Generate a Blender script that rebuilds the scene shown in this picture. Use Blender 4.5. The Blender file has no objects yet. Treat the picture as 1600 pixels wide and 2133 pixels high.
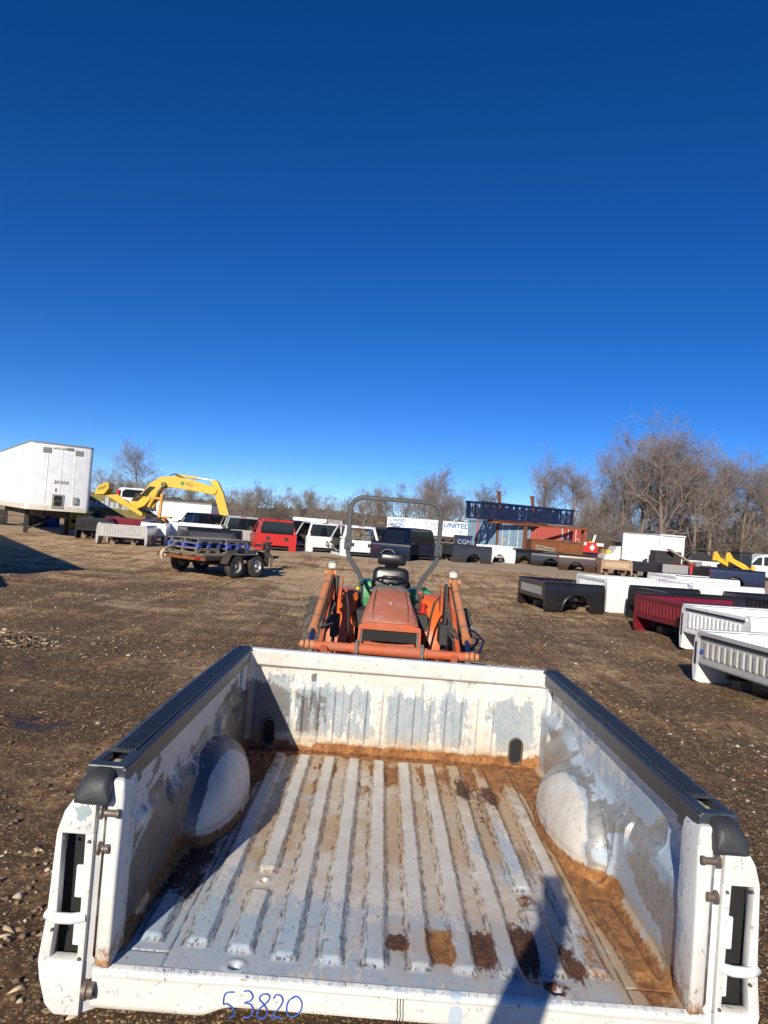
import bpy, bmesh, math, random
import numpy as np
from mathutils import Vector, Matrix
R = math.radians
scene = bpy.context.scene
COL = scene.collection

# ------------------------------------------------------------------ camera
cam_d = bpy.data.cameras.new('camera'); cam = bpy.data.objects.new('camera', cam_d); COL.objects.link(cam)
cam_d.sensor_fit = 'HORIZONTAL'; cam_d.sensor_width = 36.0; cam_d.lens = 36.0 * 1480 / 1600
cam_d.clip_start = 0.05; cam_d.clip_end = 3000
CAM_H, ROLL, PITCH = 1.9, R(4.55), math.atan(30.5 * math.cos(R(4.55)) / 1480)
_f = Vector((0, math.cos(PITCH), math.sin(PITCH))); _u = Vector((0, -math.sin(PITCH), math.cos(PITCH))); _r = Vector((1, 0, 0))
_rr = _r * math.cos(ROLL) + _u * math.sin(ROLL); _uu = _u * math.cos(ROLL) - _r * math.sin(ROLL)
cam.matrix_world = Matrix(((_rr.x, _uu.x, -_f.x, 0), (_rr.y, _uu.y, -_f.y, 0), (_rr.z, _uu.z, -_f.z, CAM_H), (0, 0, 0, 1)))
scene.camera = cam

# ------------------------------------------------------------------ sky and sun
SUN_DIR = Vector((0.275, 1.0, -0.485)).normalized()          # the way the light travels
sun_el = math.asin(-SUN_DIR.z); sun_az = math.atan2(-SUN_DIR.x, -SUN_DIR.y)
world = bpy.data.worlds.new('World'); scene.world = world; world.use_nodes = True
wn = world.node_tree; wn.nodes.clear()
sky = wn.nodes.new('ShaderNodeTexSky'); sky.sky_type = 'NISHITA'; sky.sun_disc = False
sky.sun_elevation = sun_el; sky.sun_rotation = sun_az % (2 * math.pi)
sky.altitude = 1500; sky.air_density = 0.6; sky.dust_density = 0.0; sky.ozone_density = 4.0
whs = wn.nodes.new('ShaderNodeHueSaturation'); whs.inputs['Saturation'].default_value = 1.25; whs.inputs['Hue'].default_value = 0.510
wbg = wn.nodes.new('ShaderNodeBackground'); wbg.inputs['Strength'].default_value = 0.112
wout = wn.nodes.new('ShaderNodeOutputWorld')
wn.links.new(sky.outputs[0], whs.inputs['Color']); wn.links.new(whs.outputs[0], wbg.inputs[0]); wn.links.new(wbg.outputs[0], wout.inputs[0])
sl = bpy.data.lights.new('sun', 'SUN'); sl.energy = 5.0; sl.angle = R(0.5); sl.color = (1.0, 0.92, 0.78)
so = bpy.data.objects.new('sun', sl); COL.objects.link(so); so.rotation_euler = SUN_DIR.to_track_quat('-Z', 'Y').to_euler(); so.location = (-6, -20, 30)
scene.view_settings.view_transform = 'Standard'; scene.view_settings.look = 'None'
scene.view_settings.exposure = 0.20; scene.view_settings.gamma = 1.0; scene.view_settings.use_curve_mapping = False
scene.render.engine = 'CYCLES'
scene.render.resolution_x = 768; scene.render.resolution_y = 1024

# ------------------------------------------------------------------ numpy noise
_rng = np.random.RandomState(7)
_LAT = _rng.rand(64, 64, 8)
def vnoise(x, y, k=0):
    x = np.asarray(x, float); y = np.asarray(y, float)
    xi = np.floor(x).astype(int); yi = np.floor(y).astype(int); fx = x - xi; fy = y - yi
    fx = fx * fx * (3 - 2 * fx); fy = fy * fy * (3 - 2 * fy)
    g = lambda a, b: _LAT[a % 64, b % 64, k % 8]
    return (g(xi, yi) * (1 - fx) + g(xi + 1, yi) * fx) * (1 - fy) + (g(xi, yi + 1) * (1 - fx) + g(xi + 1, yi + 1) * fx) * fy
def fbm(x, y, o=4, k=0):
    s = 0; a = .5; t = 0
    for i in range(o):
        s = s + a * vnoise(x * 2**i + 17.3 * i, y * 2**i - 9.1 * i, k + i); t += a; a *= .5
    return s / t
def sst(a, b, x):
    t = np.clip((np.asarray(x, float) - a) / (b - a), 0, 1); return t * t * (3 - 2 * t)

# ------------------------------------------------------------------ mesh building
class MB:
    def __init__(s): s.v = []; s.f = []; s.m = []; s.mi = 0
    def add(s, vs, fs):
        o = len(s.v); s.v.extend([tuple(p) for p in vs]); s.f.extend([tuple(i + o for i in f) for f in fs]); s.m.extend([s.mi] * len(fs)); return s
    def box(s, c, d, rot=None):
        hx, hy, hz = d[0] / 2, d[1] / 2, d[2] / 2
        vs = [Vector((x, y, z)) for x in (-hx, hx) for y in (-hy, hy) for z in (-hz, hz)]
        if rot is not None: vs = [rot @ p for p in vs]
        c = Vector(c)
        return s.add([p + c for p in vs], [(0, 1, 3, 2), (4, 6, 7, 5), (0, 4, 5, 1), (2, 3, 7, 6), (0, 2, 6, 4), (1, 5, 7, 3)])
    def bb(s, x0, x1, y0, y1, z0, z1): return s.box(((x0 + x1) / 2, (y0 + y1) / 2, (z0 + z1) / 2), (abs(x1 - x0), abs(y1 - y0), abs(z1 - z0)))
    def bar(s, p, q, w, h=None, upv=(0, 0, 1)):
        p = Vector(p); q = Vector(q); h = h or w; d = q - p; L = d.length; d = d / L; u = Vector(upv)
        if abs(d.dot(u)) > .98: u = Vector((0, 1, 0))
        x = d.cross(u).normalized(); z = x.cross(d)
        return s.box((p + q) / 2, (w, L, h), Matrix((x, d, z)).transposed())
    def tube(s, path, r, n=8, cap=True, sq=False):
        P = [Vector(p) for p in path]; N = len(P); rr = r if isinstance(r, (list, tuple)) else [r] * N
        prev = None; rings = []
        for i, p in enumerate(P):
            t = (P[min(i + 1, N - 1)] - P[max(i - 1, 0)])
            t = t.normalized() if t.length > 1e-9 else Vector((0, 0, 1))
            if prev is None:
                a = Vector((0, 0, 1)) if abs(t.z) < .9 else Vector((1, 0, 0)); x = t.cross(a).normalized()
            else:
                x = prev - t * prev.dot(t)
                x = x.normalized() if x.length > 1e-6 else t.orthogonal().normalized()
            prev = x; y = t.cross(x); ring = []
            for k in range(n):
                an = 2 * math.pi * (k + (.5 if sq else 0)) / n
                ring.append(p + (x * math.cos(an) + y * math.sin(an)) * rr[i])
            rings.append(ring)
        vs = [q for g in rings for q in g]
        fs = [(i * n + k, i * n + (k + 1) % n, (i + 1) * n + (k + 1) % n, (i + 1) * n + k) for i in range(N - 1) for k in range(n)]
        if cap: fs += [tuple(range(n - 1, -1, -1)), tuple((N - 1) * n + k for k in range(n))]
        return s.add(vs, fs)
    def cyl(s, p, q, r, r2=None, n=14): return s.tube([p, q], [r, r if r2 is None else r2], n)
    def lathe(s, prof, c=(0, 0, 0), ax='z', n=20, cap=True):
        vs = []; fs = []; c = Vector(c)
        for (r, h) in prof:
            for k in range(n):
                a = 2 * math.pi * k / n; x, y = r * math.cos(a), r * math.sin(a)
                vs.append(c + (Vector((x, y, h)) if ax == 'z' else Vector((h, x, y)) if ax == 'x' else Vector((x, h, y))))
        m = len(prof)
        for i in range(m - 1):
            for k in range(n): fs.append((i * n + k, i * n + (k + 1) % n, (i + 1) * n + (k + 1) % n, (i + 1) * n + k))
        if cap: fs += [tuple(range(n - 1, -1, -1)), tuple((m - 1) * n + k for k in range(n))]
        return s.add(vs, fs)
    def prism(s, poly, a, b, ax='x'):
        n = len(poly); P = lambda u, v, w: (w, u, v) if ax == 'x' else (u, w, v) if ax == 'y' else (u, v, w)
        return s.add([P(u, v, a) for u, v in poly] + [P(u, v, b) for u, v in poly],
                     [tuple(range(n - 1, -1, -1)), tuple(range(n, 2 * n))] + [(i, (i + 1) % n, n + (i + 1) % n, n + i) for i in range(n)])
    def loft(s, secs, cap=True, closed=True):
        n = len(secs[0]); vs = [p for g in secs for p in g]; fs = []
        for i in range(len(secs) - 1):
            for k in range(n if closed else n - 1): fs.append((i * n + k, i * n + (k + 1) % n, (i + 1) * n + (k + 1) % n, (i + 1) * n + k))
        if cap: fs += [tuple(range(n - 1, -1, -1)), tuple((len(secs) - 1) * n + k for k in range(n))]
        return s.add(vs, fs)
    def grid(s, X, Y, Z):
        a, b = X.shape; o = len(s.v)
        s.v.extend(zip(X.ravel().tolist(), Y.ravel().tolist(), Z.ravel().tolist()))
        idx = np.arange(a * b).reshape(a, b) + o
        q = np.stack([idx[:-1, :-1], idx[1:, :-1], idx[1:, 1:], idx[:-1, 1:]], -1).reshape(-1, 4)
        s.f.extend(map(tuple, q.tolist())); s.m.extend([s.mi] * len(q)); return s
    def mesh(s, name, mats, smooth=None, bev=0, seg=2, merge=False):
        me = bpy.data.meshes.new(name); me.from_pydata([tuple(p) for p in s.v], [], s.f)
        for m in (mats if isinstance(mats, (list, tuple)) else [mats]): me.materials.append(m)
        if any(s.m): me.polygons.foreach_set('material_index', s.m)
        bm = bmesh.new(); bm.from_mesh(me)
        if merge: bmesh.ops.remove_doubles(bm, verts=bm.verts, dist=1e-5)
        bmesh.ops.recalc_face_normals(bm, faces=bm.faces)
        if bev:
            es = [e for e in bm.edges if e.is_manifold and e.calc_face_angle(0) > R(28)]
            bmesh.ops.bevel(bm, geom=es, offset=bev, offset_type='OFFSET', segments=seg, profile=.5, affect='EDGES', clamp_overlap=True)
        if smooth is not None:
            for f in bm.faces: f.smooth = True
            for e in bm.edges:
                if e.is_manifold and e.calc_face_angle(0) > R(smooth): e.smooth = False
        bm.to_mesh(me); bm.free(); me.update(); return me
    def build(s, name, mats, parent=None, smooth=None, bev=0, seg=2, merge=False, label=None):
        return obj(name, s.mesh(name, mats, smooth, bev, seg, merge), parent, label)
def obj(name, me, parent=None, label=None, loc=None):
    o = bpy.data.objects.new(name, me); COL.objects.link(o)
    if parent is not None: o.parent = parent
    if label: o['label'] = label
    if loc: o.location = loc
    return o
def tag(o, label=None, cat=None, group=None, kind=None):
    if label: o['label'] = label
    if cat: o['category'] = cat
    if group: o['group'] = group
    if kind: o['kind'] = kind
    return o
def thing(name, label, cat, loc=(0, 0, 0), rz=0, group=None):
    o = bpy.data.objects.new(name, None); COL.objects.link(o); o.empty_display_size = .2
    o.location = loc; o.rotation_euler = (0, 0, rz); return tag(o, label, cat, group)
_kids = {}
def copy_tree(o, parent=None):
    c = o.copy(); COL.objects.link(c)
    if parent is not None: c.parent = parent
    for ch in [q for q in bpy.data.objects if q.parent == o]: copy_tree(ch, c)
    return c
def text(s, size, mat, parent, M, name='lettering', ext=.004, sx=1.0, bold=0.0, align='CENTER', shear=0):
    cu = bpy.data.curves.new('t', 'FONT'); cu.body = s; cu.size = size; cu.extrude = ext; cu.offset = bold; cu.align_x = align; cu.align_y = 'CENTER'; cu.shear = shear; cu.resolution_u = 3
    t = bpy.data.objects.new('t', cu); COL.objects.link(t); bpy.context.view_layer.update()
    me = bpy.data.meshes.new_from_object(t.evaluated_get(bpy.context.evaluated_depsgraph_get())); bpy.data.objects.remove(t); bpy.data.curves.remove(cu)
    me.materials.clear(); me.materials.append(mat); me.transform(M @ Matrix.Diagonal((sx, 1, 1, 1)))
    return obj(name, me, parent)
def face_mat(o, xdir, up=(0, 0, 1)):
    x = Vector(xdir).normalized(); y = Vector(up); z = x.cross(y).normalized(); y = z.cross(x)
    m = Matrix((x, y, z)).transposed().to_4x4(); m.translation = Vector(o); return m

# ------------------------------------------------------------------ materials
class G:
    def __init__(s, name):
        s.mat = bpy.data.materials.new(name); s.mat.use_nodes = True; s.nt = s.mat.node_tree; s.b = s.nt.nodes['Principled BSDF']; s._c = None
    def new(s, t, **k):
        n = s.nt.nodes.new(t)
        for a, b in k.items(): setattr(n, a, b)
        return n
    def link(s, v, sock):
        if isinstance(v, bpy.types.NodeSocket): s.nt.links.new(v, sock)
        elif isinstance(v, (tuple, list)) and len(v) == 3 and sock.type == 'RGBA': sock.default_value = (*v, 1)
        else: sock.default_value = v
    def co(s):
        if s._c is None: s._c = s.new('ShaderNodeTexCoord').outputs['Object']
        return s._c
    def map(s, sc, vec=None, loc=(0, 0, 0)):
        n = s.new('ShaderNodeMapping'); s.link(vec or s.co(), n.inputs[0]); n.inputs['Scale'].default_value = sc; n.inputs['Location'].default_value = loc; return n.outputs[0]
    def noise(s, sc, det=4, ro=.55, vec=None, dist=0):
        n = s.new('ShaderNodeTexNoise'); s.link(vec or s.co(), n.inputs['Vector']); n.inputs['Scale'].default_value = sc; n.inputs['Detail'].default_value = det; n.inputs['Roughness'].default_value = ro; n.inputs['Distortion'].default_value = dist; return n.outputs['Fac']
    def vor(s, sc, vec=None, feat='F1', out='Distance'):
        n = s.new('ShaderNodeTexVoronoi', feature=feat); s.link(vec or s.co(), n.inputs['Vector']); n.inputs['Scale'].default_value = sc; return n.outputs[out]
    def m(s, op, a, b=0.0, c=0.0, cl=False):
        n = s.new('ShaderNodeMath', operation=op); n.use_clamp = cl; s.link(a, n.inputs[0]); s.link(b, n.inputs[1]); s.link(c, n.inputs[2]); return n.outputs[0]
    def ss(s, x, a, b):
        n = s.new('ShaderNodeMapRange', interpolation_type='SMOOTHSTEP'); s.link(x, n.inputs[0]); n.inputs[1].default_value = a; n.inputs[2].default_value = b; return n.outputs[0]
    def mix(s, f, a, b, bt='MIX'):
        n = s.new('ShaderNodeMix', data_type='RGBA', blend_type=bt); s.link(f, n.inputs[0]); s.link(a, n.inputs[6]); s.link(b, n.inputs[7]); return n.outputs[2]
    def fmix(s, f, a, b):
        n = s.new('ShaderNodeMix', data_type='FLOAT'); s.link(f, n.inputs[0]); s.link(a, n.inputs[2]); s.link(b, n.inputs[3]); return n.outputs[0]
    def at(s, name):
        n = s.new('ShaderNodeAttribute', attribute_name=name); return n.outputs['Fac']
    def sep(s, vec=None):
        n = s.new('ShaderNodeSeparateXYZ'); s.link(vec or s.co(), n.inputs[0]); return n.outputs
    def bump(s, h, st=.3, d=.01):
        n = s.new('ShaderNodeBump'); n.inputs['Strength'].default_value = st; n.inputs['Distance'].default_value = d; s.link(h, n.inputs['Height']); s.link(n.outputs[0], s.b.inputs['Normal']); return s
    def col(s, c): s.link(c, s.b.inputs['Base Color']); return s
    def rough(s, v): s.link(v, s.b.inputs['Roughness']); return s
    def metal(s, v): s.link(v, s.b.inputs['Metallic']); return s
    def set(s, **k):
        for a, v in k.items(): s.b.inputs[a.replace('_', ' ')].default_value = v
        return s
def paint(name, c, rough=.4, dirt=.35, dirtc=(.16, .12, .09), sc=3.0, coat=0.0, metal=0.0, chips=0.0, chipc=(.10, .05, .03), streak=0.0):
    g = G(name); n = g.noise(sc, 6, .65); n2 = g.noise(sc * 9, 4, .6)
    k = g.m('MULTIPLY', g.ss(g.m('ADD', g.m('MULTIPLY', n, .7), g.m('MULTIPLY', n2, .3)), .42, .72), dirt)
    c0 = g.mix(k, c, dirtc)
    c0 = g.mix(g.ss(g.noise(sc * 2.3, 3, .5), .3, .75), c0, g.mix(1.0, c0, (1.14, 1.13, 1.12), 'MULTIPLY'))
    if streak: c0 = g.mix(g.m('MULTIPLY', g.ss(g.noise(1, 5, .7, g.map((sc * 7, sc * 7, sc * .35))), .52, .70), streak), c0, dirtc)
    if chips: c0 = g.mix(g.ss(g.m('ADD', g.noise(sc * 6, 6, .7), g.m('MULTIPLY', n, .35)), .92 - chips, .95 - chips), c0, chipc)
    g.col(c0); g.rough(g.m('ADD', g.m('MULTIPLY', k, .6), rough, cl=True)); g.metal(metal); g.b.inputs['Coat Weight'].default_value = coat
    g.bump(n2, .12, .004); return g.mat
def plain(name, c, rough=.6, metal=0.0):
    g = G(name); n = g.noise(14, 4, .6); g.col(g.mix(g.ss(n, .3, .75), c, tuple(x * .72 for x in c))); g.rough(rough); g.metal(metal); return g.mat
MAT = {}
# ================================================================== GROUND
def gz(x, y):
    x = np.asarray(x, float); y = np.asarray(y, float)
    return .35 * sst(20.5, 33, y)
def relief(x, y):
    near = 1 - sst(20, 40, np.hypot(x, y))
    ruts = (fbm(x * 1.1 + .25 * y, y * .22, 3, 1) - .5) * .10 + (fbm(x * .3 + y * .55, y * .9 - x * .5, 3, 4) - .5) * .05
    r = (fbm(x * .35, y * .35, 3, 2) - .5) * .10 + ruts + (fbm(x * 2.2, y * 2.2, 4, 3) - .5) * .055 + (fbm(x * 9, y * 9, 3, 4) - .5) * .022
    return r * (0.15 + .85 * near) * (1 - sst(40, 60, y))
def ground():
    g = G('yard_dirt'); co = g.co(); x, y, z = g.sep()
    # broad patches: dark mud, brown dirt, pale gravel
    big = g.noise(.16, 5, .6, g.map((1, .55, 1)), .6)
    mid = g.noise(.9, 6, .65, g.map((.55, 1.25, 1)), .5)
    fine = g.noise(7.5, 5, .7)
    tiny = g.noise(38, 4, .75)
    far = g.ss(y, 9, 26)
    rot = g.new('ShaderNodeMapping'); g.link(co, rot.inputs[0]); rot.inputs['Rotation'].default_value = (0, 0, R(24)); rot.inputs['Scale'].default_value = (2.6, .16, 1)
    rot2 = g.new('ShaderNodeMapping'); g.link(co, rot2.inputs[0]); rot2.inputs['Rotation'].default_value = (0, 0, R(-58)); rot2.inputs['Scale'].default_value = (2.2, .13, 1)
    tr1 = g.noise(1, 5, .65, rot.outputs[0], 1.1); tr2 = g.noise(1, 5, .65, rot2.outputs[0], 1.1)
    dv = lambda n, k: g.m('MULTIPLY', g.m('SUBTRACT', n, .5), k)
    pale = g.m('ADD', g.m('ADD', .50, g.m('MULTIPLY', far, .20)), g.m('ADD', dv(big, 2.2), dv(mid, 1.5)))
    pale = g.m('ADD', pale, g.m('ADD', dv(fine, .75), g.m('ADD', dv(tr1, .6), dv(tr2, .6))))
    pale = g.m('SUBTRACT', pale, g.m('MULTIPLY', g.ss(g.m('ADD', y, g.m('MULTIPLY', x, .35)), 9, 3), .16))
    c = g.mix(g.ss(pale, .30, .60), (.075, .048, .027), (.225, .148, .082))
    c = g.mix(g.ss(pale, .56, .84), c, (.60, .485, .335))
    # speckle of small stones, straw and brick crumbs
    sp = g.vor(55, out='Color'); spd = g.vor(55)
    s1 = g.new('ShaderNodeSeparateColor'); g.link(sp, s1.inputs[0])
    dens = g.m('ADD', g.m('MULTIPLY', g.ss(pale, .40, .85), .46), .12)
    stone = g.m('MULTIPLY', g.m('LESS_THAN', s1.outputs[0], dens), g.ss(spd, .55, .35))
    c = g.mix(g.m('MULTIPLY', stone, .75), c, g.mix(s1.outputs[1], (.60, .48, .35), (.44, .38, .31)))
    sp2 = g.vor(140, out='Color'); s2 = g.new('ShaderNodeSeparateColor'); g.link(sp2, s2.inputs[0])
    c = g.mix(g.m('MULTIPLY', g.m('LESS_THAN', s2.outputs[0], g.m('ADD', dens, .05)), .55), c, (.52, .40, .26))
    # coarser grain: pebbles and clods a few centimetres across, and dark pits between them
    pb = g.vor(19, vec=g.map((1, 1, .3)), out='Color'); s3 = g.new('ShaderNodeSeparateColor'); g.link(pb, s3.inputs[0])
    gr = g.noise(21, 7, .78); c = g.mix(1.0, c, g.mix(g.ss(gr, .34, .66), (.52, .50, .48), (1.42, 1.40, 1.36)), 'MULTIPLY')
    c = g.mix(g.m('MULTIPLY', g.m('LESS_THAN', s3.outputs[0], g.m('MULTIPLY', dens, .42)), g.ss(g.vor(19, vec=g.map((1, 1, .3))), .5, .3)), c, g.mix(s3.outputs[1], (.62, .50, .35), (.40, .33, .25)))
    c = g.mix(g.m('MULTIPLY', g.m('GREATER_THAN', s3.outputs[2], .80), .55), c, (.055, .038, .026))
    br = g.m('MULTIPLY', g.ss(g.noise(1.1, 4, .6, g.map((1, 1, 1), loc=(7, 3, 0))), .68, .74), g.ss(tiny, .45, .6))
    c = g.mix(g.m('MULTIPLY', br, .8), c, (.33, .085, .03))
    # the hard concrete apron in front of the parked rows
    ap = g.m('MULTIPLY', g.ss(y, 31.4, 32.3), g.ss(g.m('ADD', y, g.m('MULTIPLY', g.m('SUBTRACT', big, .5), 3)), 48, 40))
    c = g.mix(g.m('MULTIPLY', ap, .62), c, g.mix(fine, (.40, .36, .30), (.30, .26, .21)))
    # wet mud hollows
    wet = g.ss(g.m('ADD', g.noise(.75, 3, .5, g.map((1, .8, 1), loc=(2.1, 4.2, 0))), g.m('MULTIPLY', fine, .10)), .70, .76)
    nearw = g.ss(y, 16, 8); wet = g.m('MULTIPLY', wet, nearw)
    c = g.mix(wet, c, (.030, .021, .016))
    damp = g.ss(g.m('ADD', big, g.m('MULTIPLY', mid, .4)), .62, .72); c = g.mix(g.m('MULTIPLY', damp, .35), c, (.07, .047, .036))
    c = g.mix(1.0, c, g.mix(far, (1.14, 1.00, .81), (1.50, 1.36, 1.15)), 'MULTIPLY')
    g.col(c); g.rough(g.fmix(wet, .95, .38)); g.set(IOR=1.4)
    h = g.m('ADD', g.m('MULTIPLY', fine, .6), g.m('ADD', g.m('MULTIPLY', tiny, .35), g.m('MULTIPLY', stone, .25)))
    h = g.fmix(wet, h, .55)
    g.bump(h, .5, .035)
    # sheet: dense near the camera, stretching to the horizon
    a = np.linspace(-1, 1, 420); xs = 24 * a + 900 * np.sign(a) * np.abs(a) ** 9
    b = np.linspace(0, 1, 560); ys = -14 + 62 * b + 1400 * b ** 14
    X, Y = np.meshgrid(xs, ys, indexing='ij'); Z = gz(X, Y) + relief(X, Y)
    m = MB().grid(X, Y, Z); o = m.build('ground', g.mat, smooth=180); tag(o, 'brown muddy gravel yard with pale stony patches', kind='structure')
ground()

def scatter(name, n, sizes, mat, label, seed, dens=None, flat=.6, ymax=26, long=1.0):
    r = np.random.RandomState(seed); t = r.rand(n)
    y = 2.2 + (ymax - 2.2) * t ** 1.35; x = (r.rand(n) * 2 - 1) * (.75 * y + 2)
    keep = np.ones(n, bool)
    if dens is not None: keep = r.rand(n) < dens(x, y)
    keep &= ~((np.abs(x - .15) < 1.1) & (y < 4.3))
    x, y = x[keep], y[keep]; n = len(x); z = gz(x, y) + relief(x, y)
    base = np.array([(1, 0, 0), (-1, 0, 0), (0, 1, 0), (0, -1, 0), (0, 0, 1), (0, 0, -.6), (.6, .6, .45), (-.6, .6, .35), (-.6, -.6, .4), (.6, -.6, .5)], float)[:6]
    fs = np.array([(0, 2, 4), (2, 1, 4), (1, 3, 4), (3, 0, 4), (2, 0, 5), (1, 2, 5), (3, 1, 5), (0, 3, 5)])
    s = sizes[0] + (sizes[1] - sizes[0]) * r.rand(n) ** 3
    an = r.rand(n) * 6.28; ca, sa = np.cos(an), np.sin(an)
    V = base[None] * (1 + .5 * (r.rand(n, 6, 1) - .5)); V[:, :, 0] *= long; V[:, :, 2] *= flat
    V = V * s[:, None, None]
    W = np.empty_like(V); W[:, :, 0] = V[:, :, 0] * ca[:, None] - V[:, :, 1] * sa[:, None] + x[:, None]; W[:, :, 1] = V[:, :, 0] * sa[:, None] + V[:, :, 1] * ca[:, None] + y[:, None]
    W[:, :, 2] = V[:, :, 2] + z[:, None] + (s * flat * .35)[:, None]
    me = bpy.data.meshes.new(name); F = (fs[None] + (np.arange(n) * 6)[:, None, None]).reshape(-1, 3)
    me.vertices.add(n * 6); me.vertices.foreach_set('co', W.ravel()); me.loops.add(F.size); me.loops.foreach_set('vertex_index', F.ravel().astype(np.int32))
    me.polygons.add(len(F)); me.polygons.foreach_set('loop_start', np.arange(0, F.size, 3, dtype=np.int32)); me.update(calc_edges=True); me.validate()
    me.materials.append(mat); return tag(obj(name, me), label, kind='stuff')
def stonemat(name, a, b):
    g = G(name); i = g.new('ShaderNodeNewGeometry').outputs['Random Per Island']
    g.col(g.mix(i, a, b)); g.rough(.9); return g.mat
pd = lambda x, y: np.clip((fbm(x * .5, y * .9, 3, 5) - .36) * 3.4 * (.55 + .45 * sst(9, 20, y)), .04, 1)
scatter('gravel', 26000, (.004, .024), stonemat('gravel_stone', (.58, .48, .36), (.26, .20, .145)), 'loose pale gravel strewn over the yard', 3, pd)
scatter('clods', 16000, (.005, .024), stonemat('mud_clod', (.10, .068, .047), (.22, .155, .10)), 'dark crumbs of mud and soil on the yard', 4, None, .7, 18)
scatter('wood_chips', 5200, (.006, .022), stonemat('wood_chip', (.62, .50, .32), (.42, .30, .18)), 'pale straw and wood chips trodden into the mud', 5, pd, .22, 20, 2.6)
scatter('brick_crumbs', 900, (.006, .028), stonemat('brick_crumb', (.40, .10, .035), (.26, .07, .03)), 'orange brick crumbs scattered over the yard', 6, lambda x, y: np.clip((fbm(x * .8, y * .8, 2, 6) - .52) * 9, 0, 1), .5, 20)
def heap(cx, cy, seed):
    r = np.random.RandomState(seed); n = 700; a = r.rand(n) * 6.28; q = np.sqrt(r.rand(n)) * .55; m = MB()
    for i in range(n):
        x = cx + q[i] * math.cos(a[i]) * 1.3; y = cy + q[i] * math.sin(a[i]); z = float(relief(x, y)) + .16 * max(0, 1 - q[i] / .5) * r.rand(); s = .008 + .022 * r.rand() ** 2
        m.mi = int(r.rand() < .12); m.box((x, y, z), (s * (1.2 + 3 * r.rand() * (m.mi)), s, s * .8), Matrix.Rotation(r.rand() * 6, 3, 'Z') @ Matrix.Rotation(r.rand(), 3, 'X'))
    tag(m.build('dirt_heap', [bpy.data.materials['mud_clod'], bpy.data.materials['wood_chip']]), 'small heap of clods and twigs at the left edge of the yard', kind='stuff')
heap(-4.75, 9.2, 1)
scatter('pale_stones', 260, (.012, .045), stonemat('pale_stone', (.52, .46, .38), (.32, .27, .21)), 'larger pale stones lying here and there on the yard', 8, None, .6, 30)

# ================================================================== TREES (bare, winter)
def barkmat():
    g = G('bark'); n = g.noise(2.2, 5, .65, g.map((4, 4, 1))); i = g.new('ShaderNodeObjectInfo').outputs['Random']
    c = g.mix(n, (.115, .088, .066), (.30, .245, .19)); c = g.mix(g.m('MULTIPLY', i, .35), c, (.16, .12, .10)); g.col(c); g.rough(.9); g.bump(n, .5, .04); return g.mat
def twigmat():
    g = G('twig'); i = g.new('ShaderNodeObjectInfo').outputs['Random']; g.col(g.mix(i, (.18, .152, .128), (.25, .205, .172))); g.rough(.85); return g.mat
MAT['bark'] = barkmat(); MAT['twig'] = twigmat()
def tree_proto(seed, h=14.0, spread=.55, fork=.3, thick=.24, levels=5, twigs=1.0):
    rnd = random.Random(seed); T = MB(); Cm = MB()
    def grow(p, d, L, r, lev):
        seg = 6 if lev == 0 else 4 if lev < 2 else 3 if lev < 4 else 2; path = [p]; rad = [r]; q = p; dd = d.copy(); pts = []
        for i in range(seg):
            w = .13 if lev == 0 else .28
            dd = (dd + Vector((rnd.gauss(0, w), rnd.gauss(0, w), rnd.gauss(0, w * .7) + (.055 if lev else .03)))).normalized()
            q = q + dd * (L / seg); path.append(q); rad.append(max(.009, r * (1 - (.42 if lev else .5) * (i + 1) / seg))); pts.append((q, dd.copy(), rad[-1], (i + 1) / seg))
        n = 8 if lev == 0 else 6 if lev == 1 else 4 if lev == 2 else 3
        (T if lev < 2 else Cm).tube(path, rad, n, cap=False)
        if lev >= levels: return
        nb = {0: 9, 1: 6, 2: 5, 3: 4, 4: 4}.get(lev, 3)
        if lev >= 3: nb = max(2, int(nb * twigs + rnd.random()))
        for k in range(nb):
            t = (fork + (1 - fork) * (k + rnd.random() * .8) / nb) if lev == 0 else (.25 + .75 * (k + rnd.random()) / nb)
            t = min(t, 1); i = min(int(t * seg), seg - 1); f = t * seg - i
            a = path[i].lerp(path[i + 1], f); rr = rad[i] * (1 - f) + rad[i + 1] * f; base = (path[i + 1] - path[i]).normalized()
            o = base.orthogonal().normalized(); ang = rnd.random() * 6.283; o = (o * math.cos(ang) + base.cross(o) * math.sin(ang)).normalized()
            s = spread * (.7 + .9 * rnd.random()) * (1.0 if lev else (1.25 - .6 * t))
            nd = (base * (1 - .35 * s) + o * s + Vector((0, 0, .12))).normalized()
            ll = L * ({0: .50, 1: .58, 2: .60, 3: .58, 4: .55}.get(lev, .6)) * (.75 + .5 * rnd.random()) * (1.15 - .45 * t if lev == 0 else 1)
            grow(a, nd, ll, max(.009, rr * ({0: .52, 1: .58, 2: .55}.get(lev, .6))), lev + 1)
    grow(Vector((0, 0, -.2)), Vector((rnd.gauss(0, .04), rnd.gauss(0, .04), 1)).normalized(), h * .78, thick, 0)
    mt = T.mesh('trunk', MAT['bark'], 180); mc = Cm.mesh('crown', MAT['twig'], None)
    zz = np.empty(len(mc.vertices) * 3); mc.vertices.foreach_get('co', zz); top = np.percentile(zz[2::3], 99.6)
    print('tree', seed, len(mt.polygons), len(mc.polygons), top); return mt, mc, float(top)
PROTO = [tree_proto(11, 14, .60, .28, .27), tree_proto(12, 14, .50, .36, .24), tree_proto(13, 14, .72, .22, .30), tree_proto(14, 14, .42, .30, .20), tree_proto(15, 14, .55, .42, .22)]
PROTO_S = [tree_proto(21, 9, .55, .15, .13, 4, 1.3), tree_proto(22, 9, .48, .2, .11, 4, 1.3), tree_proto(23, 9, .62, .12, .14, 4, 1.3)]
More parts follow.
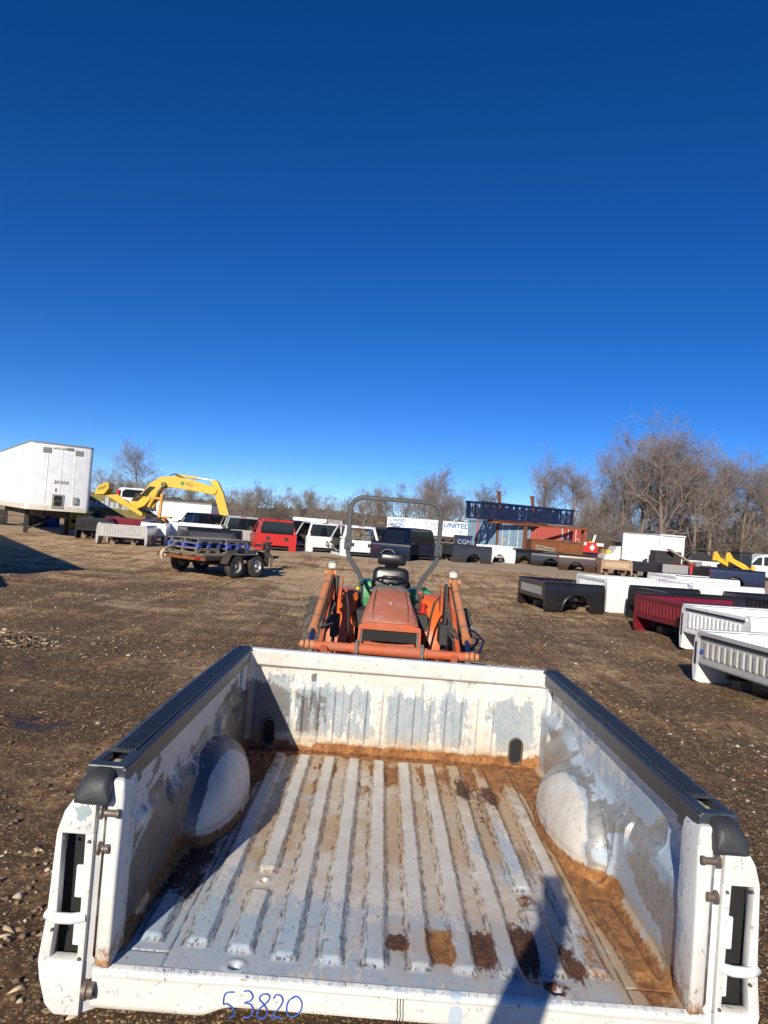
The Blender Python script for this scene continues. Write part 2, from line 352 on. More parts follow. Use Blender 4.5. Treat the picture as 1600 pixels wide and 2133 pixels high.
def tree(x, y, h, k, label, group, rz=0, small=False, z=None, wid=1.0):
    mt, mc, top = (PROTO_S if small else PROTO)[k % (3 if small else 5)]; s = h / top
    t = thing('bare_tree', label, 'tree', (x, y, float(gz(x, y)) if z is None else z), rz, group); t.scale = (s * wid, s * wid, s)
    obj('trunk', mt, t); obj('crown', mc, t); return t
def px2x(px, y, py=1120): return y * ((px - 800) * .99685 + (py - 1066.5) * .0793) / 1480
# tall wood on the right
WG = 'tall bare trees of the wood behind the yard'
big = [(1245, 80, 11.6, 2, 'spreading bare tree leaning left behind the red generator'), (1290, 76, 15.2, 0, 'tall bare tree behind the left half of the white box body'),
       (1330, 74, 17.0, 1, 'tall forked bare tree above the white box body'), (1352, 84, 17.6, 3, 'slender tall bare tree directly over the white box body'),
       (1385, 72, 17.3, 2, 'tallest bare tree of the wood above the right end of the box body'), (1412, 79, 15.2, 0, 'bare tree just right of the tallest tree'),
       (1447, 73, 14.2, 4, 'pale trunked bare tree between the box body and the compact loader'), (1478, 77, 15.6, 1, 'straight pale bare tree behind the hooped frame'),
       (1510, 82, 14.6, 3, 'narrow bare tree left of the compact loader'), (1548, 75, 14.2, 2, 'twisted pale bare tree behind the compact loader'),
       (1585, 80, 14.5, 0, 'bare tree above the white van at the right edge'), (1630, 76, 14.4, 1, 'bare tree at the far right edge of the wood'), (1690, 78, 14.2, 4, 'bare tree beyond the right edge')]
for i, (px, y, h, k, lab) in enumerate(big): tree(px2x(px, y), y, h * .89, k, lab, WG, i * 1.37)
r2 = random.Random(9)
for i, px in enumerate(range(1215, 1740, 27)):
    y = r2.uniform(90, 118); tree(px2x(px, y), y, r2.uniform(9.5, 14.5), i, 'slim bare tree deep inside the wood at right', 'slim trees deep inside the wood', r2.uniform(0, 6.28), small=i % 3 == 0)
FG = 'bare trees of the far hedgerow'
tree(px2x(1125, 86), 86, 12.6, 0, 'round headed bare tree behind the navy steel truss', FG, .6)
tree(px2x(1180, 92), 92, 12.6, 3, 'bare tree above the right end of the navy truss', FG, 2.2)
tree(px2x(1012, 95), 95, 9.2, 1, 'bare tree behind the left end of the navy truss', FG, 1.0)
tree(px2x(890, 118), 118, 12.6, 3, 'tall pointed bare tree above the white lettered trailer', FG, .3)
tree(px2x(280, 88), 88, 10.0, 4, 'lone tall bare tree behind the yellow excavator', FG, 2.9, wid=.8)
tree(px2x(525, 120), 120, 7.6, 2, 'small round bare tree above the silver cab', FG, 1.1)
rr = random.Random(5)
far = [(x + rr.uniform(-7, 7), rr.uniform(105, 150)) for x in range(130, 1240, 17)]
names = {0: 'low bare hedgerow tree along the far field edge'}
for i, (px, y) in enumerate(far):
    h = rr.uniform(5.2, 7.2) * y / 120 + (3.2 * math.exp(-((px - 880) / 120) ** 2) + 1.6 * math.exp(-((px - 200) / 60) ** 2)) * rr.uniform(.6, 1.2)
    tree(px2x(px, y), y, h, i, names[0], 'low hedgerow trees along the horizon', rr.uniform(0, 6.28), small=rr.random() < .72)
# undergrowth: one uncountable mass of twigs below the trees
def brush():
    me = PROTO_S[1][1]; n = len(me.vertices); V = np.empty(n * 3); me.vertices.foreach_get('co', V); V = V.reshape(-1, 3)
    F = np.array([tuple(p.vertices) for p in me.polygons]); r = np.random.RandomState(2); Vs = []; Fs = []
    spots = [(px2x(p + r.uniform(-10, 10), yy), yy, s) for p, yy, s in [(p, r.uniform(70, 110), r.uniform(.40, .85)) for p in range(1205, 1740, 7)]] + \
            [(px2x(p, yy), yy, s) for p, yy, s in [(p, r.uniform(112, 150), r.uniform(.42, .62)) for p in range(-40, 1260, 20)]]
    for i, (x, y, s) in enumerate(spots):
        a = r.rand() * 6.28; W = np.empty_like(V); W[:, 0] = (V[:, 0] * math.cos(a) - V[:, 1] * math.sin(a)) * s * 1.3 + x; W[:, 1] = (V[:, 0] * math.sin(a) + V[:, 1] * math.cos(a)) * s * 1.3 + y
        W[:, 2] = (V[:, 2] - 1.8) * s + .3; Vs.append(W); Fs.append(F + i * n)
    V = np.concatenate(Vs); F = np.concatenate(Fs); m = bpy.data.meshes.new('undergrowth'); k = F.shape[1]
    m.vertices.add(len(V)); m.vertices.foreach_set('co', V.ravel()); m.loops.add(F.size); m.loops.foreach_set('vertex_index', F.ravel().astype(np.int32))
    m.polygons.add(len(F)); m.polygons.foreach_set('loop_start', np.arange(0, F.size, k, dtype=np.int32)); m.update(calc_edges=True)
    m.materials.append(MAT['twig']); tag(obj('undergrowth', m), 'brown tangle of leafless undergrowth below the trees', kind='stuff'); print('brush tris', len(F) * 2)
brush()
def backdrop_wood():
    # low wooded rise far behind, an uneven bank with real depth
    a = np.linspace(0, 1, 1500); b = np.linspace(0, 1, 14); A, B = np.meshgrid(a, b, indexing='ij')
    X = -330 + 720 * A; Y = 185 + 60 * B; Hh = (2.6 + 2.4 * fbm(X * .05, Y * .05, 4, 2) + 1.4 * fbm(X * .4, Y * .4, 2, 3) + 1.9 * fbm(X * 1.7, Y * .9, 3, 5) ** 2)
    Z = .3 + Hh * np.sin(np.pi * np.clip(B * .55 + .0, 0, 1)) ; g = G('far_scrub'); n = g.noise(.7, 6, .7, g.map((1, 1, .35))); g.col(g.mix(g.ss(n, .35, .68), (.075, .056, .044), (.17, .13, .10))); g.rough(1.0); g.bump(n, 1, .6)
    tag(MB().grid(X, Y, Z).build('far_woods', g.mat, smooth=180), 'far brown woodland closing the horizon', kind='stuff')
backdrop_wood()
# ================================================================== THE WHITE PICKUP BED IN FRONT
def attrs(o, **k):
    for n, a in k.items():
        at = o.data.attributes.new(n, 'FLOAT', 'POINT'); at.data.foreach_set('value', np.clip(a, 0, 1.5).astype(np.float32).ravel())
def bedpaint(name='worn_white_paint', white=(.735, .735, .715)):
    # white topcoat over pale blue primer over zinc, with rust; the wear masks and a dark/shade tone are per-vertex attributes with fine ragged edges added here
    g = G(name); f1 = g.noise(16, 7, .72, dist=.4); f2 = g.noise(70, 5, .7); f3 = g.noise(5, 5, .6)
    f4 = g.noise(1, 6, .72, g.map((55, 11, 8))); jag = g.m('ADD', g.m('ADD', g.m('MULTIPLY', g.m('SUBTRACT', f1, .5), .75), g.m('MULTIPLY', g.m('SUBTRACT', f4, .5), .80)), g.m('MULTIPLY', g.m('SUBTRACT', f2, .5), .50))
    wh = g.mix(g.ss(f3, .35, .75), white, tuple(x * .93 for x in white))
    wh = g.mix(g.m('MULTIPLY', g.at('dirt'), g.ss(g.m('ADD', f1, g.m('MULTIPLY', f3, .6)), .55, 1.0)), wh, (.50, .44, .37))
    wh = g.mix(g.m('MULTIPLY', g.at('dirt'), .55), wh, (.57, .525, .44))
    prim = g.mix(g.ss(f1, .3, .7), (.36, .47, .57), (.46, .545, .62))
    zinc = g.mix(g.ss(g.noise(30, 6, .7), .3, .7), (.40, .42, .43), (.60, .60, .58))
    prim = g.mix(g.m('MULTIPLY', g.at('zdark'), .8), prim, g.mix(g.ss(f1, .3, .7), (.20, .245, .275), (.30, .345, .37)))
    pm = g.ss(g.m('ADD', g.at('prim'), jag), .315, .345); zm = g.ss(g.m('ADD', g.at('zinc'), g.m('MULTIPLY', jag, .75)), .38, .43)
    c = g.mix(pm, wh, prim); c = g.mix(zm, c, g.mix(g.at('zdark'), zinc, g.mix(f1, (.075, .085, .10), (.16, .175, .195))))  # dark tone: weathered metal on the front panel, painted shade on the left wall
    # small chips down to the dark e-coat
    ch = g.m('MULTIPLY', g.ss(g.noise(48, 4, .65, dist=.8), .635, .65), g.at('chip')); c = g.mix(ch, c, (.055, .058, .065))
    # rust: stain -> orange -> dark
    st = g.m('MULTIPLY', g.at('stain'), g.m('ADD', .55, g.m('MULTIPLY', g.ss(g.m('ADD', f1, g.m('MULTIPLY', f3, .5)), .5, .95), 1.1)))
    c = g.mix(g.m('MINIMUM', st, .92), c, g.mix(f1, (.42, .28, .155), (.50, .36, .22)))
    rj = g.m('ADD', g.at('rust'), g.m('MULTIPLY', jag, .7)); rm = g.ss(rj, .34, .54)
    c = g.mix(rm, c, g.mix(g.ss(g.noise(24, 6, .75), .32, .68), (.16, .062, .022), (.42, .20, .07)))
    ed = g.m('MULTIPLY', g.at('line'), g.ss(g.noise(1, 5, .75, g.map((90, 16, 60))), .46, .56)); c = g.mix(g.m('MULTIPLY', ed, .95), c, g.mix(f1, (.03, .03, .035), (.11, .065, .04)))
    sc = g.m('MULTIPLY', g.ss(g.noise(1, 3, .5, g.map((210, 9, 30), loc=(3, 1, 2))), .70, .73), g.at('dirt')); c = g.mix(g.m('MULTIPLY', sc, .5), c, (.16, .14, .12))
    dm = g.ss(g.m('ADD', g.at('dark'), g.m('MULTIPLY', jag, 1.5)), .36, .62); c = g.mix(dm, c, g.mix(g.ss(g.m('ADD', f2, g.m('MULTIPLY', f1, .8)), .75, 1.15), (.045, .020, .015), (.17, .07, .035)))
    wr = g.m('MAXIMUM', rm, dm); g.col(c)
    g.rough(g.m('ADD', g.fmix(wr, .36, .88), g.m('MULTIPLY', g.m('MAXIMUM', pm, g.at('dirt')), .18), cl=True)); g.metal(g.m('MULTIPLY', g.m('SUBTRACT', zm, wr, cl=True), .62))
    h = g.m('ADD', g.m('MULTIPLY', g.m('SUBTRACT', 1.0, g.m('MAXIMUM', pm, zm)), .35), g.m('MULTIPLY', g.m('MULTIPLY', wr, f2), 1.2)); h = g.m('ADD', h, g.m('MULTIPLY', f3, .25)); h = g.m('SUBTRACT', h, g.m('MULTIPLY', ch, .4))
    g.bump(h, .55, .0025); return g.mat
MAT['bed'] = bedpaint()
MAT['bedwhite'] = paint('bed_white', (.74, .745, .74), .33, .10, (.45, .40, .34), 4, coat=.15, chips=.02)
MAT['railplastic'] = (lambda g: (g.col(g.mix(g.ss(g.noise(9, 6, .7), .55, .8), (.034, .042, .052), (.13, .135, .135))), g.rough(.42), g.bump(g.noise(160, 3, .6), .15, .001), g.mat)[-1])(G('rail_plastic'))
MAT['blackrub'] = paint('black_rubber', (.035, .037, .041), .55, .3, (.09, .09, .09), 6)
MAT['cavity'] = plain('cavity_black', (.012, .012, .013), .8)
MAT['boltsteel'] = paint('bolt_steel', (.16, .14, .12), .5, .5, (.20, .09, .04), 20, metal=.5)
MAT['card'] = plain('card_cream', (.62, .50, .33), .8)
MAT['bluepen'] = plain('blue_marker', (.03, .13, .55), .5)
MAT['blackpen'] = plain('black_marker', (.03, .03, .035), .6)
MAT['seam'] = paint('seam_sealer', (.30, .22, .14), .8, .6, (.12, .06, .03), 9)
BX, BY, FZ = .147, 2.03, .60
main_bed = thing('pickup_bed', 'weathered white pickup bed with peeling paint and rusty ribbed floor, tailgate removed', 'pickup bed', (BX, BY, 0))
ga = lambda x, c, s: np.exp(-((x - c) / s) ** 2)
def blob(u, v, cu, cv, su, sv, p=4): return np.exp(-(np.abs((u - cu) / su) ** p + np.abs((v - cv) / sv) ** p))
def bed_floor():
    us = np.linspace(-.87, .87, 349); vs = np.concatenate([np.linspace(0, .32, 60), np.linspace(.327, 2.03, 215)])
    U, V = np.meshgrid(us, vs, indexing='ij'); Z = np.zeros_like(U); rib = np.zeros_like(U); line = np.zeros_like(U)
    def add(c, v0, v1):
        nonlocal Z, rib, line
        d = np.abs(U - c - .004 * (fbm(V * 2 + c * 9, V * 0 + c, 2) - .5)); top = 1 - sst(.025, .042, d); e = sst(v0, v0 + .035, V) * (1 - sst(v1 - .035, v1, V))
        Z = np.maximum(Z, .014 * top * e); rib = np.maximum(rib, (1 - sst(.022, .034, d)) * e); line = np.maximum(line, np.maximum(ga(d, .028, .0042) * .9, ga(d, .041, .006)) * (e > .2)); line = np.maximum(line, np.maximum(ga(V, v0 + .012, .006), 0) * (d < .04))
    for k in range(10):
        c = -.6075 + .135 * k
        if k in (1, 8): add(c, .105, .495); add(c, .60, 1.95)
        else: add(c, .085 if 1 < k < 8 else .12, 1.95)
    for s in (-1, 1): add(s * .75, .13, .60); add(s * .76, 1.63, 1.93)
    seam = np.maximum(ga(np.abs(U), .675, .0035), ga(V, .092, .003) * (np.abs(U) > .675)); Z -= .005 * seam
    for cu, cv, r in [(-.472, .05, .018), (-.472, .548, .013), (.472, .548, .014), (.46, .055, .02)]:
        d = np.hypot(U - cu, V - cv); Z += .004 * ga(d, r * 1.5, r * .5) - .02 * (1 - sst(r * .6, r, d))
    Z += .004 * (fbm(U * 3, V * 2, 3, 2) - .5) - .006 * blob(U, V, -.1, 1.1, .5, .7, 2)
    m = MB().grid(U, V, Z + FZ); o = m.build('floor', MAT['bed'], main_bed, smooth=40)
    n1 = fbm(U * 5, V * 2.2, 4, 1); n2 = fbm(U * 12, V * 4, 4, 3); val = 1 - rib; edge = ga(Z, .007, .005) * (rib < .9)
    prim = .05 + .45 * ga(V, .12, .20) + .5 * (fbm(U * 4.3 + 9, V * 1.7 + 2, 4, 7) - .5) * (1 - sst(.30, .5, U) * .2) + .30 * ga(U, -.62, .10) * (V < 1.0) + .36 * blob(U, V, -.40, 1.28, .10, .25, 2) + .34 * blob(U, V, -.30, .38, .16, .16, 2) + .40 * blob(U, V, .42, 1.0, .16, .65, 2) + .3 * blob(U, V, .58, .35, .1, .5, 2) \
        + .36 * blob(U, V, .14, .35, .34, .09, 2) + .2 * edge * (V < 1.5) + .5 * (n1 - .5) + .22 * (n2 - .5)
    prim = prim - .12 * rib * (V > .3); line = np.maximum(line, seam)
    zinc = .5 * blob(U, V, .53, .90, .04, .35, 2) + .42 * blob(U, V, .62, 1.35, .05, .25) + .30 * ga(V, .075, .03) * (np.abs(U) < .5) * rib + .2 * (n2 - .5) + .45 * blob(U, V, .36, .10, .30, .05, 2)
    halo = blob(U, V, 0, .235, .075, .13, 2) + blob(U, V, .27, .225, .08, .2, 2) + blob(U, V, .405, .25, .08, .24, 2) + blob(U, V, .54, .19, .07, .2, 2) + blob(U, V, .135, .225, .08, .18, 2) + blob(U, V, .42, 1.5, .2, .35, 2); n5 = sst(.42, .62, fbm(U * 7.4 + 3, V * 3.1, 4, 6)); stain = .08 + .70 * val * sst(.35, 1.3, V) * (.25 + 1.0 * n5) + .22 * n5 * sst(.9, 1.6, V) + .40 * np.minimum(halo, 1) * (.3 + n2) + .62 * val * sst(1.55, 1.95, V) * (n2 + .25) + .95 * sst(.10, .45, U) * sst(1.35, 1.8, V) + .75 * sst(.60, .68, U) * sst(.3, .6, V) + .9 * blob(U, V, .80, .35, .17, .45) + .5 * blob(U, V, -.44, .88, .04, .1) * val \
        + .6 * val * ga(V, 1.02, .33) * (n2 - .25) + .10 * val
    rust = .30 * n5 * val * sst(1.1, 1.7, V) + .34 * (n2 > .60) * val * sst(.9, 1.5, V) + .8 * blob(U, V, .80, .52, .10, .22) + .62 * blob(U, V, .76, .20, .06, .26) + .72 * blob(U, V, .71, 1.05, .045, .6) + .85 * blob(U, V, .135, .225, .05, .10) + .34 * sst(.05, .4, U) * sst(1.6, 1.85, V) * (.4 + n1) + .8 * ga(V, 2.0, .045) + .62 * sst(.38, .62, U) * sst(1.45, 1.85, V) * (.5 + n1) + .45 * blob(U, V, .62, .25, .04, .2) \
        + .35 * ga(U, -.70, .05) * (V > .6) + .5 * blob(U, V, -.75, 1.8, .2, .3) + .42 * val * blob(U, V, -.27, 1.75, .30, .13) * n2 + .30 * seam + .55 * (blob(U, V, 0, .235, .05, .075) + blob(U, V, .27, .225, .055, .14) + blob(U, V, .405, .25, .06, .18) + blob(U, V, .54, .19, .05, .14)) * n2 + .30 * val * blob(U, V, .1, 1.65, .5, .25) * n1
    dark = (.95 * blob(U, V, 0, .235, .042, .055, 3) + .98 * blob(U, V, .27, .225, .045, .115, 3) + 1.0 * blob(U, V, .405, .25, .05, .15, 3) + .8 * blob(U, V, .54, .19, .038, .115, 3)) * (1 - .55 * rib) + .85 * blob(U, V, .365, 1.58, .055, .18, 2) + .75 * blob(U, V, .49, 1.50, .05, .18, 2) + .5 * blob(U, V, .42, 1.2, .03, .2, 2) + .42 * ga(V, 2.0, .022) + .7 * blob(U, V, -.76, .62, .09, .30) + .55 * blob(U, V, -.74, 1.7, .12, .35) \
        + .6 * ga(np.hypot(U - .46, V - .055), .024, .018) + .55 * ga(np.hypot(U - .472, V - .548), .02, .03)
    attrs(o, prim=prim, zinc=zinc, stain=stain, rust=rust, dark=dark, dirt=.45 + .55 * val * n1, chip=np.clip(.55 + 1.3 * edge, 0, 1), line=line)
    return o
bed_floor()
def bed_front():
    us = np.linspace(-.87, .87, 380); zs = np.linspace(0, .545, 120); U, Z = np.meshgrid(us, zs, indexing='ij'); D = np.zeros_like(U)
    e = sst(.04, .075, Z) * (1 - sst(.34, .40, Z)); rib = np.zeros_like(U)
    for k in range(13):
        c = -.54 + .09 * k; d = np.abs(U - c); rib = np.maximum(rib, (1 - sst(.016, .028, d)) * e)
    hole = np.maximum(1 - sst(.03, .05, np.hypot((np.abs(U) - .70) / 1, np.maximum(np.abs(Z - .095) - .035, 0) )), 0); rib = rib * (1 - hole)
    D = 2.02 - .012 * rib; D = D - .035 * sst(.455, .475, Z)             # top box rail stands proud into the bed
    D = D + .02 * (1 - sst(0, .03, Z)) * 0 + .004 * (fbm(U * 4, Z * 4, 3) - .5) - .02 * sst(.80, .845, np.abs(U))
    m = MB().grid(U, D, Z + FZ); m.bb(-.90, .90, 2.026, 2.072, FZ + .485, FZ + .552)
    o = m.build('front_panel', MAT['bed'], main_bed, smooth=40); n = len(o.data.vertices)
    col = fbm(U * 11, Z * .9, 3, 2); n2 = fbm(U * 26, Z * 5, 4, 4); n3 = fbm(U * 3, Z * 2, 3, 1)
    band = sst(.06, .12, Z) * (1 - sst(.30, .42, Z)); left = sst(-.1, -.55, U)
    prim = .12 + .36 * band + 1.6 * (col - .5) * band + .55 * (n2 - .5) + .12 * left * band + .3 * blob(U, Z, -.62, .40, .14, .03) + .2 * blob(U, Z, .4, .455, .2, .012) - .35 * (Z < .06) - .2 * sst(.43, .48, Z)
    zinc = .05 + .40 * left * band * (.2 + 1.6 * col) + .5 * blob(U, Z, -.78, .18, .10, .22) + .45 * blob(U, Z, -.56, .415, .15, .03) * (n2 + .3) + .4 * (n2 - .5) + .22 * ga(Z, .452, .01) * (n3 > .5)
    rust = .80 * ga(Z, .0, .035) + .45 * ga(Z, .03, .05) * (n3 > .42) + .3 * (n2 - .5) + .4 * blob(U, Z, .80, .03, .12, .07)
    stain = .7 * ga(Z, .0, .09) * (.4 + n3) + .1; dark = .5 * ga(Z, 0, .015)
    pad = lambda a: np.concatenate([a.ravel(), np.zeros(n - a.size)])
    attrs(o, prim=pad(prim), zinc=pad(zinc), rust=pad(rust), stain=pad(stain), dark=pad(dark), dirt=pad(.25 + .4 * n3), chip=pad(.5 + 0 * U), zdark=pad(.85 + 0 * U))
    for s in (-1, 1):
        m = MB(); pts = [(s * .70 + .036 * math.cos(a), .695 + (.035 if math.sin(a) >= 0 else -.035) + .036 * math.sin(a)) for a in [2 * math.pi * k / 24 for k in range(24)]]
        m.prism(pts, 2.012, 2.004, 'y'); h = m.build('dark_opening', MAT['cavity'], main_bed)  # black oval painted in for the dark inside an opening
        m = MB(); m.tube([(p[0], 2.006, p[1]) for p in pts] + [(pts[0][0], 2.006, pts[0][1])], .006, 6, False); m.build('rim', MAT['boltsteel'], h, smooth=60)
    for s in (-1, 1): MB().bb(s * .845, s * .865, 1.93, 2.03, FZ + .01, FZ + .50).build('corner_seam', MAT['bedwhite'], main_bed, bev=.006)
bed_front()
def bed_side(s):
    vs = np.linspace(0, 2.03, 240); zs = np.linspace(-.01, .545, 70); V, Z = np.meshgrid(vs, zs, indexing='ij')
    step = sst(.345, .285, Z + .05 * sst(.3, .8, V) - .07 * sst(1.2, 1.5, V))
    off = .035 * step * sst(.02, .12, V); arc = np.hypot((V - .62) / 1.0, (Z - .46) / .75); groove = ga(arc, .27, .05) * (V < .62) * (Z < .42)
    arc2 = np.hypot((V - 1.86), (Z - .42) / .8); groove = np.maximum(groove, ga(arc2, .24, .045) * (V < 1.86) * (Z < .36))
    off = off - .02 * groove + .010 * ga(V, .70, .012) * (Z < .30) + .006 * (fbm(V * 3, Z * 3, 3, 2) - .5) + .03 * sst(.03, 0, Z)
    # wheel house swelling out of the wall
    yc, hw, hh, dp = 1.15, .425, .27, .20
    q = np.abs((V - yc) / hw) ** 2.3 + np.clip((Z - .01) / hh, 0, 3) ** 2.3; whs = np.clip(1 - q, 0, 1) ** .46
    flare = np.exp(-np.clip(q - 1, 0, 9) * 4.0) * (q > 1) + (q <= 1); off = np.maximum(off, off * .3 + dp * whs) + .016 * flare * (1 - whs)
    off += .016 * whs * (fbm(V * 6, Z * 8, 3, 4) - .5) - .006 * ga(V - .25 * Z, 1.30, .012) * (whs > .3) - .005 * ga(Z, .055, .008) * (whs > .2) + .008 * ga(q, 1.12, .05)
    off += .005 * sst(.010, .004, np.abs(V - .33)) * (Z > .30) * (Z < .46) + .004 * ga(Z, .478, .006) + .005 * sst(.012, .005, np.abs(V - 1.72)) * (Z > .28) * (Z < .46)
    X = s * (.868 - off); m = MB().grid(X, V, Z + FZ); o = m.build('side_wall', MAT['bed'], main_bed, smooth=50)
    n1 = fbm(V * 3 + 5 * s, Z * 6, 4, 1); n2 = fbm(V * 9, Z * 20 + s, 4, 3); n3 = fbm(V * 14 + 3, Z * 3, 3, 5)
    low = sst(.42, .22, Z + .16 * (n3 - .5) + .12 * (n1 - .5)); wpat = sst(.40, .58, whs + .5 * (n1 - .5) + .12 * (n2 - .5) - .5 * sst(1.15, 1.4, V))
    white_islands = blob(V, Z, .80, .23, .22, .13, 4) if s < 0 else blob(V, Z, .85, .25, .20, .12, 4)
    inner = whs > .72
    if s < 0:
        prim = .12 + .30 * low + .4 * (n1 - .5); zinc = -.05 + .75 * low + .55 * blob(V, Z, .48, .40, .10, .16, 2) + .5 * blob(V, Z, 1.72, .30, .25, .22, 2) + .55 * (n3 - .5) + .25 * (n2 - .5) - 1.5 * wpat - .55 * ga(Z - .42 * (V - .1), .20, .018) * (V < .6)
        zinc = zinc + .4 * blob(V, Z, 1.05, .27, .5, .08, 2) * (n2 - .3)
    else:
        prim = .12 + .46 * low + .45 * (n1 - .5) + .35 * ga(whs, .5, .35) + .3 * blob(V, Z, .45, .33, .2, .08); zinc = -.02 + .62 * low * sst(.28, .5, n1 + .2 * whs) + .55 * groove + .35 * ga(whs, .45, .2) * (n1 > .42) + .3 * (n2 - .5) - 1.5 * wpat
    prim = prim - 1.2 * wpat + .5 * ga(wpat, .3, .25) * (s > 0)
    rust = .85 * ga(Z, -.01, .028) + .55 * ga(Z, .02, .035) * (n1 > .45) + .25 * (n2 - .5) + .35 * blob(V, Z, .66, .05, .1, .08)
    stain = .8 * ga(Z, 0, .05) + .12 * low; dark = .55 * ga(Z, -.01, .025) * (s < 0)
    attrs(o, prim=prim, zinc=zinc, rust=rust, stain=stain, dark=dark, dirt=.2 + .3 * n1, chip=.55 + 0 * V, zdark=(.9 if s < 0 else .15) * sst(.30, .5, n1 + .15) + 0 * V)  # left wall's bare metal made darker, shade put into its colour
    # outer bedside skin with wheel arch
    prof = [(.922, 1.115), (.940, 1.09), (.978, 1.03), (.996, .97), (1.002, .85), (1.004, .74), (1.014, .66), (1.018, .62), (1.008, .56), (.985, .485), (.955, .462)]
    def sec(v):
        a = abs(v - 1.13); zb = .462
        if a < .44: zb = max(zb, .36 + math.sqrt(.44 ** 2 - a * a) * 1.02)
        out = []
        for (u, z) in prof: out.append((s * (u if z >= zb else float(np.interp(zb, [p[1] for p in prof][::-1], [p[0] for p in prof][::-1]))), v, max(z, zb)))
        return out + [(p[0] - s * .012, p[1], p[2] + (.004 if i > 3 else 0)) for i, p in enumerate(reversed(out))]
    vv = [.02, .06, .3, .6] + [1.13 - .44 * math.cos(math.pi * k / 22) for k in range(23)] + [1.65, 1.85, 2.05]
    m = MB(); m.loft([sec(v) for v in vv]); o2 = m.build('bedside', MAT['bedwhite'], main_bed, smooth=50)
    m = MB(); m.bb(s * .868, s * .925, .10, 2.05, 1.085, 1.112); m.bb(s * .885, s * .99, 2.02, 2.06, .48, 1.10); m.build('inner_flange', MAT['bedwhite'], o2, bev=.004)
    # rear face with tail lamp openings
    def uo(z): return float(np.interp(z, [p[1] for p in prof][::-1], [p[0] for p in prof][::-1]))
    m = MB()
    def ring(pts, v0=-.012, v1=.03): m.prism([(s * u, z) for u, z in pts], v0, v1, 'y')
    ring([(.888, 1.113), (.922, 1.113), (uo(1.08), 1.08), (uo(1.03), 1.03), (uo(.968), .968), (.888, .968)])
    ring([(.888, .974), (.915, .974), (.908, .60), (.888, .60)], -.010)
    ring([(.978, .972), (uo(.972) + .001, .972), (uo(.74) + .001, .74), (uo(.62) + .001, .612), (.985, .612), (.975, .74)], -.008)
    ring([(.888, .618), (uo(.618) + .001, .618), (uo(.56) + .001, .56), (uo(.49) + .001, .49), (.96, .464), (.888, .464)])
    rf = m.build('rear_face', MAT['bed'], main_bed, bev=.007, smooth=40); cc = np.array([v.co for v in rf.data.vertices]); z0 = np.zeros(len(cc)); attrs(rf, prim=.05 + z0, zinc=z0, rust=z0, stain=.03 + z0, dark=z0, dirt=.12 + z0, chip=.5 + z0)
    if s < 0:
        pts = [(-.925 + .020 * (1 + .3 * math.sin(3 * a) + .2 * math.cos(5 * a)) * math.cos(a), 1.030 + .026 * (1 + .25 * math.sin(2 * a + 1) + .15 * math.cos(7 * a)) * math.sin(a)) for a in [2 * math.pi * k / 28 for k in range(28)]]
        MB().prism(pts, -.0135, -.011, 'y').build('bare_primer_patch', plain('primer_patch', (.36, .44, .46), .7), rf)
    MB().tube([(s * .895, -.004, .738), (s * .93, -.014, .735), (s * .975, -.016, .735), (s * 1.000, -.004, .735), (s * 1.002, .03, .735)], [.014, .015, .015, .014, .013], 10).build('cross_bar', MAT['bedwhite'], rf, smooth=60)
    shade_plate = MB().bb(s * .900, s * .9885, .052, .056, .60, .98); shade_plate.build('opening_shade_plate', MAT['cavity'], rf)  # black plate paints the deep shade inside the lamp openings
    for q in (.900, .946, .030, .042, .770, .862), (.900, .94, .030, .042, .635, .705): MB().bb(s * q[0], s * q[1], *q[2:]).build('inner_bracket', MAT['bedwhite'], rf, bev=.004)
    for (u, z) in ((.97, .958), (.90, .952), (.982, .70), (.90, .625)): MB().cyl((s * u, -.010, z), (s * u, -.017, z), .0045, n=8).build('screw', MAT['boltsteel'], rf)
    # jamb recess and corner post
    m = MB().prism([(s * .888, .005), (s * .888, .03), (s * .862, .055), (s * .855, .055), (s * .855, .032), (s * .868, .022)], .462, 1.09, 'z'); m.build('tailgate_jamb', MAT['bedwhite'], main_bed, bev=.003)
    m = MB(); w0, w1 = .862, .815
    m.loft([[(s * w0, -.005, z), (s * w1, -.005 - (.012 if z < .9 else 0), z), (s * (w1 - k), .06, z), (s * (w1 - k), .11, z), (s * w0, .11, z)] for z, k in ((.60, .0), (.83, .0), (.88, .004), (1.07, .004), (1.10, .0), (1.125, -.012))])
    po = m.build('corner_post', MAT['bed'], main_bed, bev=.012, seg=3, smooth=50); cc = np.array([v.co for v in po.data.vertices]); nn = fbm(cc[:, 1] * 30, cc[:, 2] * 12, 3, 2)
    z0 = np.zeros(len(cc)); attrs(po, prim=.08 + .25 * (nn - .5) + .2 * (cc[:, 1] > .05), zinc=z0, rust=.5 * (cc[:, 2] < .615), stain=.25 * (cc[:, 2] < .66), dark=z0, dirt=.12 + z0, chip=.35 + .6 * (cc[:, 1] > .02))
    for z, L in ((1.035, .040), (.935, .018)):
        m = MB(); m.lathe([(.019, 0), (.019, .004), (.012, .008), (.010, .010), (.010, L), (.013, L + .002), (.013, L + .010), (.011, L + .012)], ax='x', n=14)
        for i, p in enumerate(m.v): m.v[i] = (s * (.872 - p[0]), p[1] - .012, p[2] + z)
        m.build('striker_bolt', MAT['boltsteel'], main_bed, smooth=40)
    m = MB(); m.lathe([(.026, 0), (.026, .012), (.022, .016), (.022, .030), (.016, .032), (.014, .026)], ax='x', n=18)
    for i, p in enumerate(m.v): m.v[i] = (s * (.878 - p[0]), p[1] - .018, p[2] + .545)
    m.build('hinge_pin', MAT['boltsteel'], main_bed, smooth=40)
